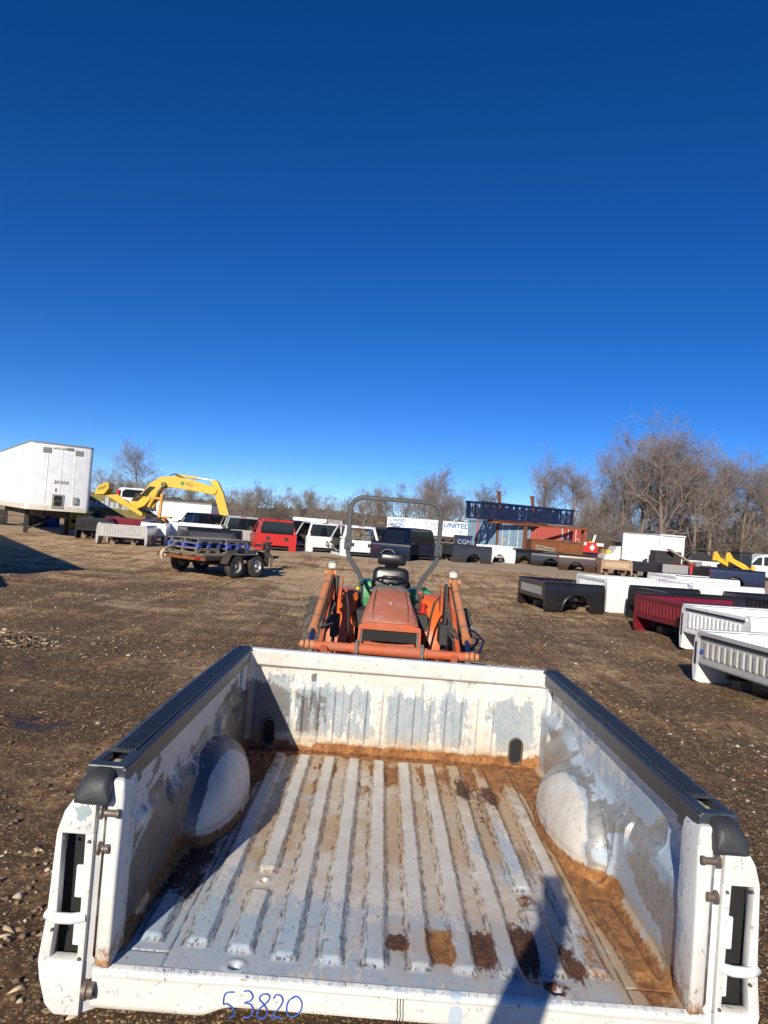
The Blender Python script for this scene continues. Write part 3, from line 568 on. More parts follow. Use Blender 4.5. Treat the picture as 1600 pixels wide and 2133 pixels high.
    # plastic rail cap with grooved top, stake pocket near the rear and rounded end cap
    def rsec(v, u0=.828, u1=.936, lip=True):
        b = .012 * math.sin(math.pi * min(max(v / 2.03, 0), 1)); top = 1.158; pts = [(u0, 1.088), (u0, 1.146), (u0 + .006, 1.154)]
        n = 7; a0 = u0 + .020; a1 = u1 - .026 + b
        for k in range(n):
            x = a0 + (a1 - a0) * k / n; w = (a1 - a0) / n; pts += [(x, top - .0045), (x + .10 * w, top + .0035), (x + .58 * w, top + .0035), (x + .70 * w, top - .0045)]
        pts += [(a1, top - .002), (u1 - .010 + b, top - .006), (u1 + b, 1.140), (u1 + .002 + b, 1.100), (u1 - .006 + b, 1.100), (u1 - .010 + b, 1.136), (u1 - .02 + b, 1.146), (u0 + .010, 1.146), (u0 + .006, 1.138), (u0 + .006, 1.088)]
        return [(s * u, v, z) for u, z in pts]
    m = MB(); m.loft([rsec(v) for v in (.165, .3, .5, .8, 1.1, 1.4, 1.7, 1.9, 2.045)]); rc = m.build('rail_cap', MAT['railplastic'], main_bed, smooth=22)
    m = MB(); m.bb(s * .828, s * .860, .055, .165, 1.10, 1.157); m.bb(s * .914, s * .939, .055, .165, 1.10, 1.150); m.bb(s * .828, s * .938, .02, .06, 1.115, 1.156); m.bb(s * .822, s * .838, .02, .165, 1.07, 1.15); m.build('pocket_frame', MAT['railplastic'], rc, bev=.005)
    m = MB(); m.bb(s * .862, s * .912, .07, .16, 1.118, 1.128); m.bb(s * .87, s * .90, .07, .10, 1.128, 1.140); m.build('pocket_card', MAT['card'], rc, bev=.003)
    secs = []
    for v, k in ((.055, 1.0), (.02, .99), (-.01, .93), (-.03, .80), (-.042, .55), (-.046, .25)):
        zt = 1.075 + .078 * k; zb = 1.075 - .010 * min(1, k * 1.2); secs.append([(s * u, v, z) for u, z in ((.852, zb), (.848, (zt + zb) / 2), (.854, zt - .006), (.868, zt), (.905, zt), (.928 * (.985 + .015 * k), zt - .014), (.948 * (.97 + .03 * k), (zt + zb) / 2), (.952 * (.97 + .03 * k), zb))])
    m = MB(); m.loft(secs); m.build('end_cap', MAT['blackrub'], rc, smooth=70)
for s in (-1, 1): bed_side(s)
def bed_sill():
    # rear cross member under the tailgate opening
    us = np.linspace(-.86, .86, 240); t = np.linspace(0, 1, 26); U, T = np.meshgrid(us, t, indexing='ij')
    zb = .478 + .040 * sst(-.40, -.52, U) * 0 + .034 * (sst(-.56, -.46, U) * (1 - sst(.46, .56, U)))
    Y = np.where(T < .1, .012 - .022 * np.sqrt(np.clip(T / .1, 0, 1)), np.where(T > .88, -.010 + .03 * ((T - .88) / .12) ** 1.5, -.010)); Z = np.where(T < .1, FZ + .004 - .010 * (T / .1) ** 2, (FZ - .006) + (zb - (FZ - .006)) * (T - .1) / .9)
    Y = Y + .003 * (fbm(U * 6, T, 2) - .5) - .004 * ga(T, .15, .05)
    o = MB().grid(U, Y, Z).build('tailgate_sill', MAT['bed'], main_bed, smooth=50); n1 = fbm(U * 8, T * 3, 4, 2)
    attrs(o, prim=.04 + .30 * ga(T, .03, .06) + .35 * (n1 - .5) + .62 * blob(U, T, .165, .62, .022, .5, 2), zinc=0 * U, rust=.30 * ga(T, .06, .02) + .2 * (n1 - .4) * (T > .9) + .35 * ga(T, 1, .05) * (n1 > .5), stain=.35 * sst(.75, 1, T) + .06, dark=.46 * ga(T, .02, .03) * (n1 > .45), dirt=.15 + .5 * (T > .8) + 0 * U, chip=.35 + .5 * ga(T, .12, .1))
    m = MB()
    for v in (.25, .75, 1.25, 1.75): m.bb(-.82, .82, v - .05, v + .05, .505, FZ - .008)
    m.build('cross_sill', MAT['bedwhite'], main_bed)
    # hand written stock number in blue marker
    def pen(pts, mat, r=.0021, name='pen_stroke', parent=o): return MB().tube([(x, -.0125, z) for x, z in pts], r, 5).build(name, mat, parent, smooth=80)
    def crv(P, n=8):
        out = []
        for i in range(len(P) - 1):
            p0 = P[max(i - 1, 0)]; p1 = P[i]; p2 = P[i + 1]; p3 = P[min(i + 2, len(P) - 1)]
            for k in range(n):
                t = k / n; out.append(tuple(.5 * (2 * b + (c - a) * t + (2 * a - 5 * b + 4 * c - d) * t * t + (3 * b - a - 3 * c + d) * t ** 3) for a, b, c, d in zip(p0, p1, p2, p3)))
        return out + [P[-1]]
    D = [[(.032, .062), (.012, .060), (.002, .052), (.001, .030), (.012, .031), (.030, .022), (.038, .010), (.034, .0), (.022, -.004)],
         [(.062, .066), (.080, .068), (.092, .056), (.086, .044), (.068, .037), (.088, .034), (.097, .018), (.086, .002), (.068, .0)],
         [(.140, .064), (.122, .062), (.114, .050), (.130, .036), (.142, .020), (.136, .004), (.120, .0), (.110, .010), (.118, .026), (.140, .044), (.146, .058), (.136, .065)],
         [(.158, .054), (.166, .064), (.182, .062), (.188, .048), (.176, .028), (.158, .010), (.160, .002), (.174, .008), (.194, .004)],
         [(.226, .062), (.208, .052), (.202, .032), (.210, .014), (.228, .012), (.246, .026), (.250, .046), (.240, .060), (.226, .064), (.216, .058)]]
    for d in D: pen([(-.487 + x * .88, .500 + z * 1.08) for x, z in crv(d)], MAT['bluepen'], name='marker_digit')
    for k in range(3): pen(crv([(-.001 + .008 * k, .585), (.000 + .008 * k, .560), (.002 + .008 * k, .535), (-.002 + .009 * k, .518)]), MAT['blackpen'], .0012, name='marker_line')
bed_sill()
# ================================================================== ORANGE TRACTOR CARRYING THE BED
MAT['dustorange'] = paint('dusty_orange', (.46, .095, .030), .6, .75, (.36, .19, .13), 3.5, chips=.03, chipc=(.10, .06, .05))
MAT['hoodorange'] = paint('faded_orange', (.46, .145, .08), .62, .9, (.42, .26, .205), 2.2, chips=.02, chipc=(.14, .08, .06))
MAT['fenorange'] = paint('fender_orange', (.66, .115, .012), .38, .35, (.40, .18, .10), 4, coat=.25)
MAT['cylorange'] = paint('cylinder_orange', (.50, .185, .07), .5, .7, (.36, .23, .15), 3.5, chips=.08, chipc=(.09, .06, .05))
MAT['ropsgrey'] = paint('rops_grey', (.050, .054, .058), .42, .10, (.13, .12, .11), 3)
MAT['vinyl'] = (lambda g: (g.col((.012, .012, .013)), g.rough(g.fmix(g.noise(9, 4, .6), .22, .42)), g.bump(g.noise(70, 4, .6), .10, .002), g.mat)[-1])(G('black_vinyl'))
MAT['machine'] = paint('machine_dark', (.030, .030, .032), .7, .3, (.07, .055, .045), 8)
MAT['dustmetal'] = paint('dusty_steel', (.13, .12, .11), .7, .6, (.22, .18, .14), 7)
MAT['hose'] = paint('hose_rubber', (.05, .05, .048), .65, .5, (.20, .18, .15), 10)
MAT['rodblue'] = paint('rod_blue', (.012, .025, .10), .35, .2, (.1, .1, .1), 8, metal=.3)
MAT['lens'] = plain('lamp_lens', (.78, .72, .58), .18)
MAT['lampcase'] = paint('lamp_case', (.32, .31, .28), .5, .5, (.2, .17, .14), 9, metal=.3)
MAT['tyre'] = paint('tyre', (.028, .027, .026), .85, .9, (.11, .09, .07), 5)
MAT['muddytyre'] = paint('muddy_tyre', (.06, .055, .05), .9, 1.0, (.20, .17, .135), 5)
MAT['green'] = paint('implement_green', (.015, .22, .055), .4, .3, (.12, .13, .08), 4, coat=.2)
MAT['red'] = paint('red_cap', (.50, .02, .015), .4, .2, (.2, .1, .08), 6)
MAT['yellow'] = paint('yellow_knob', (.70, .50, .02), .4, .2, (.3, .2, .1), 6)
TX, TY = .14, 7.2
tractor = thing('tractor', 'faded orange compact tractor with front loader, black seat and grey roll bar', 'tractor', (TX, TY, 0))
def tr():
    t = tractor; y = lambda Y: Y - TY
    # hood
    secs = []
    for Y, w, zs, zt, zb in ((6.60, .262, .985, 1.020, .955), (6.63, .272, .992, 1.035, .86), (6.75, .276, 1.02, 1.075, .86), (7.0, .268, 1.06, 1.135, .86), (7.35, .252, 1.10, 1.195, .86), (7.6, .235, 1.13, 1.235, .86), (7.72, .215, 1.12, 1.225, .86)):
        secs.append([(-w, y(Y), zb), (-w, y(Y), zs - .04), (-w * .95, y(Y), zs), (-w * .78, y(Y), zt - .018), (-w * .4, y(Y), zt), (0, y(Y), zt + .006), (w * .4, y(Y), zt), (w * .78, y(Y), zt - .018), (w * .95, y(Y), zs), (w, y(Y), zs - .04), (w, y(Y), zb)])
    h = MB().loft(secs).build('hood', MAT['hoodorange'], t, smooth=35, bev=0)
    for s in (-1, 1):
        MB().tube([(s * .165, y(6.64), 1.032), (s * .170, y(7.0), 1.133), (s * .160, y(7.35), 1.192), (s * .150, y(7.62), 1.232)], .0035, 5).build('panel_gap', MAT['cavity'], h)
    MB().lathe([(.016, 0), (.016, .01), (.012, .02), (.006, .026)], (.0, y(7.02), 1.142), n=14).build('hood_latch', MAT['lampcase'], h, smooth=50)
    # front lip, grille and guard
    MB().prism([(-.285, .945), (.285, .945), (.285, .985), (.20, 1.012), (-.20, 1.012), (-.285, .985)], y(6.555), y(6.615), 'y').build('hood_lip', MAT['dustorange'], t, bev=.006)
    gr = MB().bb(-.262, .262, y(6.575), y(6.60), .845, .944).build('grille', MAT['cavity'], t)
    for k in range(7): MB().bb(-.25, .25, y(6.568), y(6.575), .850 + .0125 * k, .853 + .0125 * k).build('grille_bar', MAT['machine'], gr)
    for s in (-1, 1):
        MB().bar((s * .285, y(6.57), .60), (s * .278, y(6.585), .97), .022, .05).build('guard_upright', MAT['dustorange'], t, bev=.004)
        MB().bar((s * .262, y(6.565), .62), (s * .258, y(6.58), .95), .018, .03).build('headlamp_post', MAT['dustmetal'], t, bev=.003)
    MB().prism([(-.23, .79), (.23, .79), (.235, .845), (.08, .832), (-.08, .832), (-.235, .845)], y(6.50), y(6.56), 'y').build('guard_bar', MAT['dustorange'], t, bev=.006)
    MB().bb(-.24, .24, y(6.52), y(6.6), .45, .79).build('front_weight', MAT['machine'], t, bev=.01)
    MB().bb(-.17, .17, y(6.7), y(8.4), .40, .86).build('engine_frame', MAT['machine'], t, bev=.02)
    # loader torque tube with collars and pin bosses
    cb = MB().cyl((-.33, y(6.2), .825), (.33, y(6.2), .825), .050, n=22).build('loader_crossbar', MAT['dustorange'], t, smooth=40)
    for s in (-1, 1):
        MB().cyl((s * .33, y(6.2), .825), (s * .66, y(6.2), .825), .041, n=20).build('crossbar_end', MAT['dustorange'], cb, smooth=40)
        MB().prism([(y(6.2) - .075, .80), (y(6.2) - .05, .765), (y(6.2) + .07, .765), (y(6.2) + .075, .88), (y(6.2) - .01, .905), (y(6.2) - .06, .885)], s * .268, s * .298, 'x').build('collar', MAT['dustmetal'], cb, bev=.006)
        for k, (a, r) in enumerate(((.66, .038), (.70, .043), (.745, .034))): MB().cyl((s * a, y(6.2), .83), (s * (a + .032), y(6.2), .83), r, n=18).build('pin_boss', MAT['cylorange'], cb, smooth=40, bev=0)
        MB().bb(s * .66, s * .70, y(6.12), y(6.26), .70, .80).build('bucket_bracket', MAT['dustmetal'], cb, bev=.005)
        # bucket cylinder: barrel, gland and blue rod
        a = Vector((s * .635, y(7.28), 1.385)); b = Vector((s * .685, y(6.36), .945)); d = (b - a).normalized(); c = b - d * .02; e = Vector((s * .69, y(6.22), .84))
        cy = MB().cyl(a, b, .037, n=18).build('lift_cylinder', MAT['cylorange'], t, smooth=40)
        MB().cyl(b - d * .06, b + d * .02, .042, n=18).build('gland', MAT['cylorange'], cy, smooth=40)
        MB().tube([a + Vector((-s * .046, 0, .02)), a.lerp(b, .3) + Vector((-s * .047, 0, .012)), a.lerp(b, .9) + Vector((-s * .047, 0, .012))], .008, 6).build('oil_line', MAT['machine'], cy, smooth=60)
        for q in (.22, .55, .82): MB().cyl(a.lerp(b, q), a.lerp(b, q + .02), .0405, n=18).build('clamp_ring', MAT['dustmetal'], cy, smooth=40)
        MB().cyl(b, e, .022, n=12).build('rod', MAT['rodblue'], cy, smooth=40)
        MB().cyl(a - Vector((.06, 0, 0)), a + Vector((.06, 0, 0)), .028, n=14).build('pivot_pin', MAT['cylorange'], cy, smooth=40)
        # loader arm: bent box section
        P = [(6.20, .79), (6.55, .93), (6.95, 1.12), (7.30, 1.27), (7.42, 1.28)]
        m = MB()
        for w0, w1 in ((.585, .625),): m.prism([(y(Y) + .00, z + .06) for Y, z in P] + [(y(Y) + .05, z - .06) for Y, z in reversed(P)], s * w0, s * w1, 'x')
        m.build('loader_arm', MAT['dustorange'], t, bev=.006)
        m = MB().prism([(y(7.12), .50), (y(7.12), 1.05), (y(7.22), 1.36), (y(7.36), 1.36), (y(7.40), .50)], s * .545, s * .572, 'x'); m.build('loader_mast', MAT['machine'], t, bev=.005)  # mast coloured near black, painting in the shade between hood and cylinders
        MB().tube([(s * .40, y(7.36), .6), (s * .42, y(7.30), 1.0), (s * .45, y(7.3), 1.16), (s * .50, y(7.34), 1.22), (s * .52, y(7.36), 1.12)], .012, 8).build('guard_hoop', MAT['machine'], t, smooth=60)
        # work lamp on top of the mast
        lp = MB().lathe([(.046, 0), (.052, .006), (.046, .012), (.046, .016)], (s * .622, y(7.3), 1.425), n=18).build('work_lamp', MAT['lampcase'], t, smooth=40)
        MB().cyl((s * .622, y(7.3), 1.441), (s * .622, y(7.3), 1.492), .044, n=18).build('lens', MAT['lens'], lp, smooth=40)
        MB().lathe([(.048, 0), (.055, .004), (.055, .012), (.040, .018)], (s * .622, y(7.3), 1.492), n=18).build('lamp_cap', MAT['lampcase'], lp, smooth=40)
        MB().cyl((s * .622, y(7.3), 1.30), (s * .622, y(7.3), 1.425), .018).build('lamp_post', MAT['dustmetal'], lp, smooth=40)
        MB().bar((s * .59, y(7.24), 1.34), (s * .585, y(7.24), 1.42), .03, .03).build('lamp_tab', MAT['cylorange'], lp, bev=.003)
        MB().prism([(y(7.10), 1.06), (y(7.16), 1.24), (y(7.30), 1.36), (y(7.34), 1.30), (y(7.30), 1.10)], s * .50, s * .512, 'x').build('side_plate', MAT['dustorange'], t, bev=.004)
        MB().bb(s * .50, s * .58, y(7.0), y(7.3), .78, .98).build('valve_block', MAT['machine'], t, bev=.01)
        # hydraulic hoses
        for k in range(5):
            o = .014 * k; MB().tube([(s * (.60 + o), y(7.26), 1.25 - o), (s * (.60 - o), y(7.0), 1.10), (s * (.56 + o), y(6.8 - .1 * k), .98 - .5 * o), (s * (.585 - o), y(6.6), .92 + o), (s * (.60 + o * .6), y(6.38), .86), (s * (.61 - o), y(6.24), .80)], .012, 8).build('hydraulic_hose', MAT['hose'], t, smooth=60)
        # rear fender
        secs = []
        for k in range(15):
            a = R(78 + 9.2 * k); rr = .60; yy = y(8.15) - .0 + rr * math.cos(a) * -1 if False else y(8.15) + rr * math.cos(a); zz = .55 + rr * math.sin(a)
            secs.append([(s * .36, yy, zz), (s * .385, yy + .012 * math.cos(a), zz + .02 * math.sin(a)), (s * .62, yy + .012 * math.cos(a), zz + .02 * math.sin(a)), (s * .65, yy, zz), (s * .645, yy - .015 * math.cos(a), zz - .015 * math.sin(a)), (s * .365, yy - .015 * math.cos(a), zz - .015 * math.sin(a))])
        MB().loft(secs).build('fender', MAT['fenorange'], t, smooth=45)
        MB().prism([(y(8.15) + .60 * math.cos(R(78 + 9.2 * k)), .55 + .60 * math.sin(R(78 + 9.2 * k))) for k in range(15)] + [(y(8.15), .5), (y(8.3), .9)], s * .355, s * .37, 'x').build('fender_skirt', MAT['fenorange'], t)
        # wheels
        def wheel(Y, x, rad, wid, mat):
            w = MB().lathe([(rad * .55, -wid * .42), (rad * .8, -wid * .5), (rad * .94, -wid * .46), (rad * .97, -wid * .3), (rad * .97, wid * .3), (rad * .94, wid * .46), (rad * .8, wid * .5), (rad * .55, wid * .42)], (x, y(Y), rad), 'x', 28).build('wheel', mat, t, smooth=40)
            n = 20
            for k in range(n):
                for q in (-1, 1):
                    a0 = 2 * math.pi * (k + (.5 if q > 0 else 0)) / n; a1 = a0 + .22
                    MB().bar((x, y(Y) + rad * .985 * math.cos(a0), rad + rad * .985 * math.sin(a0)), (x + q * wid * .48, y(Y) + rad * .955 * math.cos(a1), rad + rad * .955 * math.sin(a1)), .03 * rad / .5, .045).build('tread_lug', mat, w)
            MB().lathe([(rad * .56, -wid * .38), (rad * .5, -wid * .2), (rad * .2, -wid * .1), (rad * .2, wid * .1), (rad * .5, wid * .2), (rad * .56, wid * .38)], (x, y(Y), rad), 'x', 20).build('rim', MAT['dustorange'], w, smooth=40)
        wheel(8.15, s * .78, .52, .28, MAT['muddytyre']); wheel(6.95, s * .50, .31, .18, MAT['tyre'])
        MB().cyl((0, y(8.15), .52), (s * .7, y(8.15), .52), .06).build('axle', MAT['machine'], t); MB().cyl((0, y(6.95), .31), (s * .45, y(6.95), .31), .045).build('axle', MAT['machine'], t)
    # roll bar: square tube hoop
    pts = [(-.335, .95), (-.335, 1.20), (-.345, 1.26), (-.375, 1.32), (-.50, 1.50), (-.525, 1.56), (-.532, 1.64), (-.535, 2.02)] + [(-.535 + .155 * (1 - math.cos(R(a))), 2.06 + .165 * math.sin(R(a))) for a in range(0, 91, 15)]
    pts = pts + [(-a, b) for a, b in reversed(pts)]
    def hoop(scale=1): return [(a, y(8.36) , b) for a, b in pts]
    m = MB(); rin = []
    P = [Vector((a, 0, b)) for a, b in pts]; n = len(P); secs = []
    for i, p in enumerate(P):
        tn = (P[min(i + 1, n - 1)] - P[max(i - 1, 0)]).normalized(); nn = Vector((-tn.z, 0, tn.x)); w = .026; dd = .026; yy = y(8.36) + .12 * max(0, (1.5 - p.z)) * .0
        secs.append([tuple(p + nn * (w * c) + Vector((0, yy + dd * e, 0))) for c, e in ((-1, -.75), (-.75, -1), (.75, -1), (1, -.75), (1, .75), (.75, 1), (-.75, 1), (-1, .75))])
    rb = m.loft(secs).build('roll_bar', MAT['ropsgrey'], t, smooth=35)
    for s in (-1, 1):
        MB().bb(s * .49, s * .575, y(8.315), y(8.405), 1.60, 1.74).build('hinge_bracket', MAT['ropsgrey'], rb, bev=.006)
        for z in (1.63, 1.71): MB().cyl((s * .533, y(8.30), z), (s * .533, y(8.317), z), .012, n=8).build('hinge_bolt', MAT['machine'], rb)
        MB().bb(s * .30, s * .38, y(8.3), y(8.42), .55, 1.0).build('mount', MAT['machine'], rb, bev=.01)
    # seat
    def pillow(x0, x1, z0, z1, Y, d, taper=.9, lean=.0, r=.05):
        secs = []
        for k in range(9):
            q = -1 + 2 * k / 8; f = (1 - abs(q) ** 3.2) ** (1 / 3.2) if abs(q) < 1 else .12; ring = []
            for j in range(28):
                a = 2 * math.pi * j / 28; ca, sa = math.cos(a), math.sin(a); ex = .38
                u = math.copysign(abs(ca) ** ex, ca); v = math.copysign(abs(sa) ** ex, sa); ff = .72 + .28 * f
                ww = (x1 - x0) / 2 * (taper + (1 - taper) * (1 - (v + 1) / 2)); ring.append(((x0 + x1) / 2 + u * ww * ff, y(Y) + q * d / 2 + lean * (v + 1), (z0 + z1) / 2 + v * (z1 - z0) / 2 * ff))
            secs.append(ring)
        return MB().loft(secs)
    st = pillow(-.225, .225, 1.08, 1.435, 8.27, .13, .93, .02).build('seat', MAT['vinyl'], t, smooth=70)
    pillow(-.17, .17, 1.455, 1.595, 8.33, .10, .93).build('headrest', MAT['vinyl'], st, smooth=70)
    pillow(-.22, .22, .98, 1.10, 8.10, .42, 1).build('cushion', MAT['vinyl'], st, smooth=70)
    for x in (-.20, .20): pillow(x - .035, x + .035, 1.10, 1.21, 8.12, .2).build('side_bolster', MAT['vinyl'], st, smooth=70)
    for k in range(2): MB().tube([(-.105 + .012 * k, y(8.205), 1.26 + .05 * k), (-.09, y(8.20), 1.335 - .02 * k), (.09, y(8.20), 1.335 - .02 * k), (.105 - .012 * k, y(8.205), 1.26 + .05 * k)], .009, 6).build('seat_piping', MAT['vinyl'], st, smooth=70)
    MB().bb(-.08, .08, y(8.36), y(8.39), 1.40, 1.48).build('headrest_bracket', MAT['dustmetal'], st, bev=.004)
    # dash, steering wheel
    MB().loft([[(-w, y(Y), zb), (-w, y(Y), zt - .03), (-w * .6, y(Y), zt), (w * .6, y(Y), zt), (w, y(Y), zt - .03), (w, y(Y), zb)] for Y, w, zt, zb in ((7.66, .20, 1.235, .9), (7.74, .19, 1.27, .9), (7.84, .15, 1.25, .9))]).build('dashboard', MAT['dustmetal'], t, smooth=40)
    sw = MB(); C = Vector((0, y(7.88), 1.275)); tl = R(-24); ring = []
    for k in range(33):
        a = 2 * math.pi * k / 32; ring.append(C + Vector((.205 * math.cos(a), .205 * math.sin(a) * math.cos(tl), .205 * math.sin(a) * math.sin(tl))))
    sw.tube(ring, .0155, 10, False)
    for a in (R(210), R(330), R(90)): sw.cyl(C + Vector((0, 0, -.02)), C + Vector((.2 * math.cos(a), .2 * math.sin(a) * math.cos(tl), .2 * math.sin(a) * math.sin(tl))), .010, n=8)
    sw.cyl(C - Vector((0, .02, .05)), C + Vector((0, -.005, .01)), .035); sw.build('steering_wheel', MAT['vinyl'], t, smooth=60)
    # small controls
    for x, z, Yk, mt in ((-.345, 1.17, 7.95, 'yellow'), (.315, 1.18, 7.9, 'dustorange'), (-.31, 1.22, 8.05, 'vinyl'), (.36, 1.22, 8.05, 'vinyl')):
        lv = MB().tube([(x, y(Yk), .80), (x * 1.03, y(Yk - .02), z - .04), (x * 1.05, y(Yk - .03), z)], .007, 6).build('control_lever', MAT['machine'], t, smooth=60)
        MB().lathe([(.010, 0), (.022, .012), (.022, .03), (.008, .042)], (x * 1.05, y(Yk - .03), z), n=12).build('lever_knob', MAT[mt], lv, smooth=60)
    rcap = MB().lathe([(.05, 0), (.05, .012), (.028, .022), (.028, .07), (.034, .075), (.034, .095), (.02, .10)], (.37, y(7.75), 1.0), n=16).build('filler_neck', MAT['red'], t, smooth=40)
    for x0, x1 in ((-.36, -.25), (.27, .42)): MB().bb(x0, x1, y(7.6), y(8.1), .80, .99).build('step_plate', MAT['machine'], t, bev=.01)
    MB().tube([(.70, y(6.24), .80), (.80, y(6.3), .86), (.86, y(6.5), .93), (.80, y(6.7), .98), (.70, y(6.9), 1.0)], .011, 8).build('loop_hose', MAT['rodblue'], t, smooth=60)
    # fork carriage and tines holding the bed
    fc = MB(); fc.bb(-.55, .55, y(5.55), y(5.62), .42, .50); fc.bb(-.55, .55, y(5.55), y(5.62), .70, .76)
    fc.bb(-.03, .03, y(5.56), y(5.61), .50, .70); f = fc.build('fork_carriage', MAT['machine'], t, bev=.006)
    for s in (-1, 1):
        MB().prism([(y(5.55), .44), (y(5.55), .78), (y(5.50), .78), (y(5.50), .50), (y(3.0), .498), (y(2.9), .49), (y(3.0), .465), (y(5.48), .44)], s * .28, s * .40, 'x').build('fork_tine', MAT['machine'], f, bev=.004)
        MB().bar((s * .57, y(6.2), .80), (s * .5, y(5.6), .62), .06, .10).build('arm_link', MAT['dustorange'], f, bev=.006)
tr()
gi = thing('rear_implement', 'green implement box mounted behind the orange tractor seat', 'farm implement', (.24, 9.35, 0))
MB().prism([(-.47, .55), (-.50, .62), (-.50, 1.16), (-.47, 1.19), (-.22, 1.19), (-.19, 1.14), (.22, 1.12), (.42, 1.12), (.47, 1.08), (.48, .95), (.44, .55)], -.22, .25, 'y').build('hopper', MAT['green'], gi, bev=.02, seg=3, smooth=40)
MB().bb(-.44, .40, -.245, -.222, .72, .98).build('front_plate', MAT['green'], gi, bev=.006)
for s in (-1, 1): MB().bb(s * .36 - .03, s * .36 + .03, -.12, .2, .0, .56).build('stand_leg', MAT['machine'], gi, bev=.005)
MB().bar((0, -.7, .5), (0, -.2, .6), .06, .08).build('drawbar', MAT['machine'], gi)
# ================================================================== OTHER PICKUP BEDS STORED IN ROWS
def bodymat(key, c, **k):
    if key not in MAT: MAT[key] = paint('body_' + key, c, k.pop('rough', .28), k.pop('dirt', .22), k.pop('dirtc', (.22, .18, .14)), k.pop('sc', 2.0), coat=k.pop('coat', .35), **k)
    return MAT[key]
for k, c in dict(white=(.74, .75, .76), black=(.012, .012, .014), maroon=(.16, .008, .018), silver=(.40, .40, .39), navy=(.008, .013, .045), tan=(.36, .22, .14), brown=(.045, .022, .012), red=(.52, .012, .018), grey=(.17, .17, .17), charcoal=(.035, .036, .04)).items(): bodymat(k, c, **({'dirt': .45} if k in ('tan', 'silver') else {'dirt': .14, 'streak': .16} if k == 'white' else {'dirt': .05, 'sc': .9}))
MAT['liner'] = plain('bed_liner', (.020, .020, .022), .55)
MAT['steelgrey'] = paint('raw_steel', (.30, .30, .30), .45, .4, (.22, .15, .10), 3, metal=.4)
MAT['taillamp'] = plain('tail_lamp_red', (.30, .01, .01), .2)
_bedcache = {}
BEDG = 'spare pickup beds standing on the ground in rows'
def spare_bed(label, loc, rz, col, L=1.95, H=.84, ribs=11, cap=None, inner=None, tailgate=False, flare=False, W=1.0, slots=True, group=BEDG, bright=None, ribmat=None):
    """front panel at y=0 facing -y, tail at y=L; stands on the ground"""
    t = thing('pickup_bed', label, 'pickup bed', loc, rz, group); mc = MAT[col]; mi = MAT[inner or col]; pz = H * .40
    # front panel with pressed ribs standing proud
    m = MB(); m.bb(-.86 * W, .86 * W, .0, .022, pz, H - .02); m.bb(-.88 * W, .88 * W, -.02, .05, H - .075, H - .005); m.bb(-.84 * W, .84 * W, -.012, .0, pz, pz + .05)
    fp = m.build('front_panel', MAT[bright] if bright else mc, t, bev=.006)
    if slots:
        w = 1.52 * W / ribs
        for k in range(ribs):
            x = -.76 * W + w * (k + .5); MB().loft([[(x - .32 * w, 0, pz + .09), (x + .32 * w, 0, pz + .09), (x + .32 * w, 0, H - .13), (x - .32 * w, 0, H - .13)], [(x - .22 * w, -.020, pz + .11), (x + .22 * w, -.020, pz + .11), (x + .22 * w, -.020, H - .15), (x - .22 * w, -.020, H - .15)]]).build('pressed_rib', MAT[ribmat or bright or col], fp)
    # floor with ribs
    m = MB(); m.bb(-.84 * W, .84 * W, .02, L - .02, pz - .02, pz)
    for k in range(9): m.bb(-.70 + .175 * k - .04, -.70 + .175 * k + .04, .10, L - .12, pz, pz + .013)
    m.build('floor', mi, t)
    yc = L * .54; ra = .42 if L < 2.2 else .44
    for s in (-1, 1):
        prof = [(.93, H), (.96, H - .025), (.985, H - .10), (.997, H * .75), (1.0, H * .55), (1.012, H * .36), (1.0, H * .2), (.97, 0.02), (.94, 0)]
        pz_ = [p[1] for p in prof][::-1]; px_ = [p[0] for p in prof][::-1]
        def sec(v):
            a = abs(v - yc); zb = 0.0
            if a < ra: zb = min(.30 + 0 * a, .30) * 0 + math.sqrt(ra * ra - a * a) * 1.15
            zb = max(zb, 0.0 + .04 * (1 - min(1, v / .1)))
            out = [(W * s * (u if z >= zb else float(np.interp(zb, pz_, px_))), v, max(z, zb)) for u, z in prof]; zi = max(pz - .02, 0) if a > ra else max(zb, pz * .6)
            return out + [(W * s * .93, v, max(zb, .01) + .001), (W * s * .90, v, max(zi, zb * .98)), (W * s * .86, v, max(pz, zb * .9)), (W * s * .86, v, H - .02), (W * s * .87, v, H)]
        vv = [0, .03, .1, max(.12, yc - ra - .1)] + [yc - ra * math.cos(math.pi * k / 16) for k in range(17)] + [yc + ra + .1, L - .08, L]
        sd = MB().loft([sec(v) for v in vv]).build('bedside', mc, t, smooth=35)
        MB().bb(s * .83 * W, s * .955 * W, -.005, L + .004, H + .001, H + .022).build('rail', MAT[cap] if cap else mc, sd, bev=.008)
        # wheel house
        secs = []
        for k in range(6):
            q = k / 5; f = (1 - q ** 3) ** .5 if q < 1 else .35; secs.append([(s * W * (.86 - .18 * q), yc + .44 * f * math.cos(a), pz + max(0, .26 * f * math.sin(a))) for a in [math.pi * j / 12 for j in range(13)]])
        MB().loft(secs, closed=False, cap=False).build('wheel_house', mi, sd, smooth=70)
        if flare:
            P = [(yc - (ra + .02) * math.cos(math.pi * k / 18), 1.15 * (ra + .02) * math.sin(math.pi * k / 18)) for k in range(19)]
            MB().tube([(s * W * (1.012 - .0 * z), v, max(.02, z)) for v, z in P], .035, 8).build('arch_flare', mc, sd, smooth=60)
        # rear pillar and lamp
        MB().bb(s * .80 * W, s * .87 * W, L - .06, L + .005, pz, H - .01).build('rear_pillar', mi, sd, bev=.008)
        MB().bb(s * .90 * W, s * .985 * W, L + .001, L + .018, H * .50, H * .86).build('tail_lamp', MAT['taillamp'], sd, bev=.006)
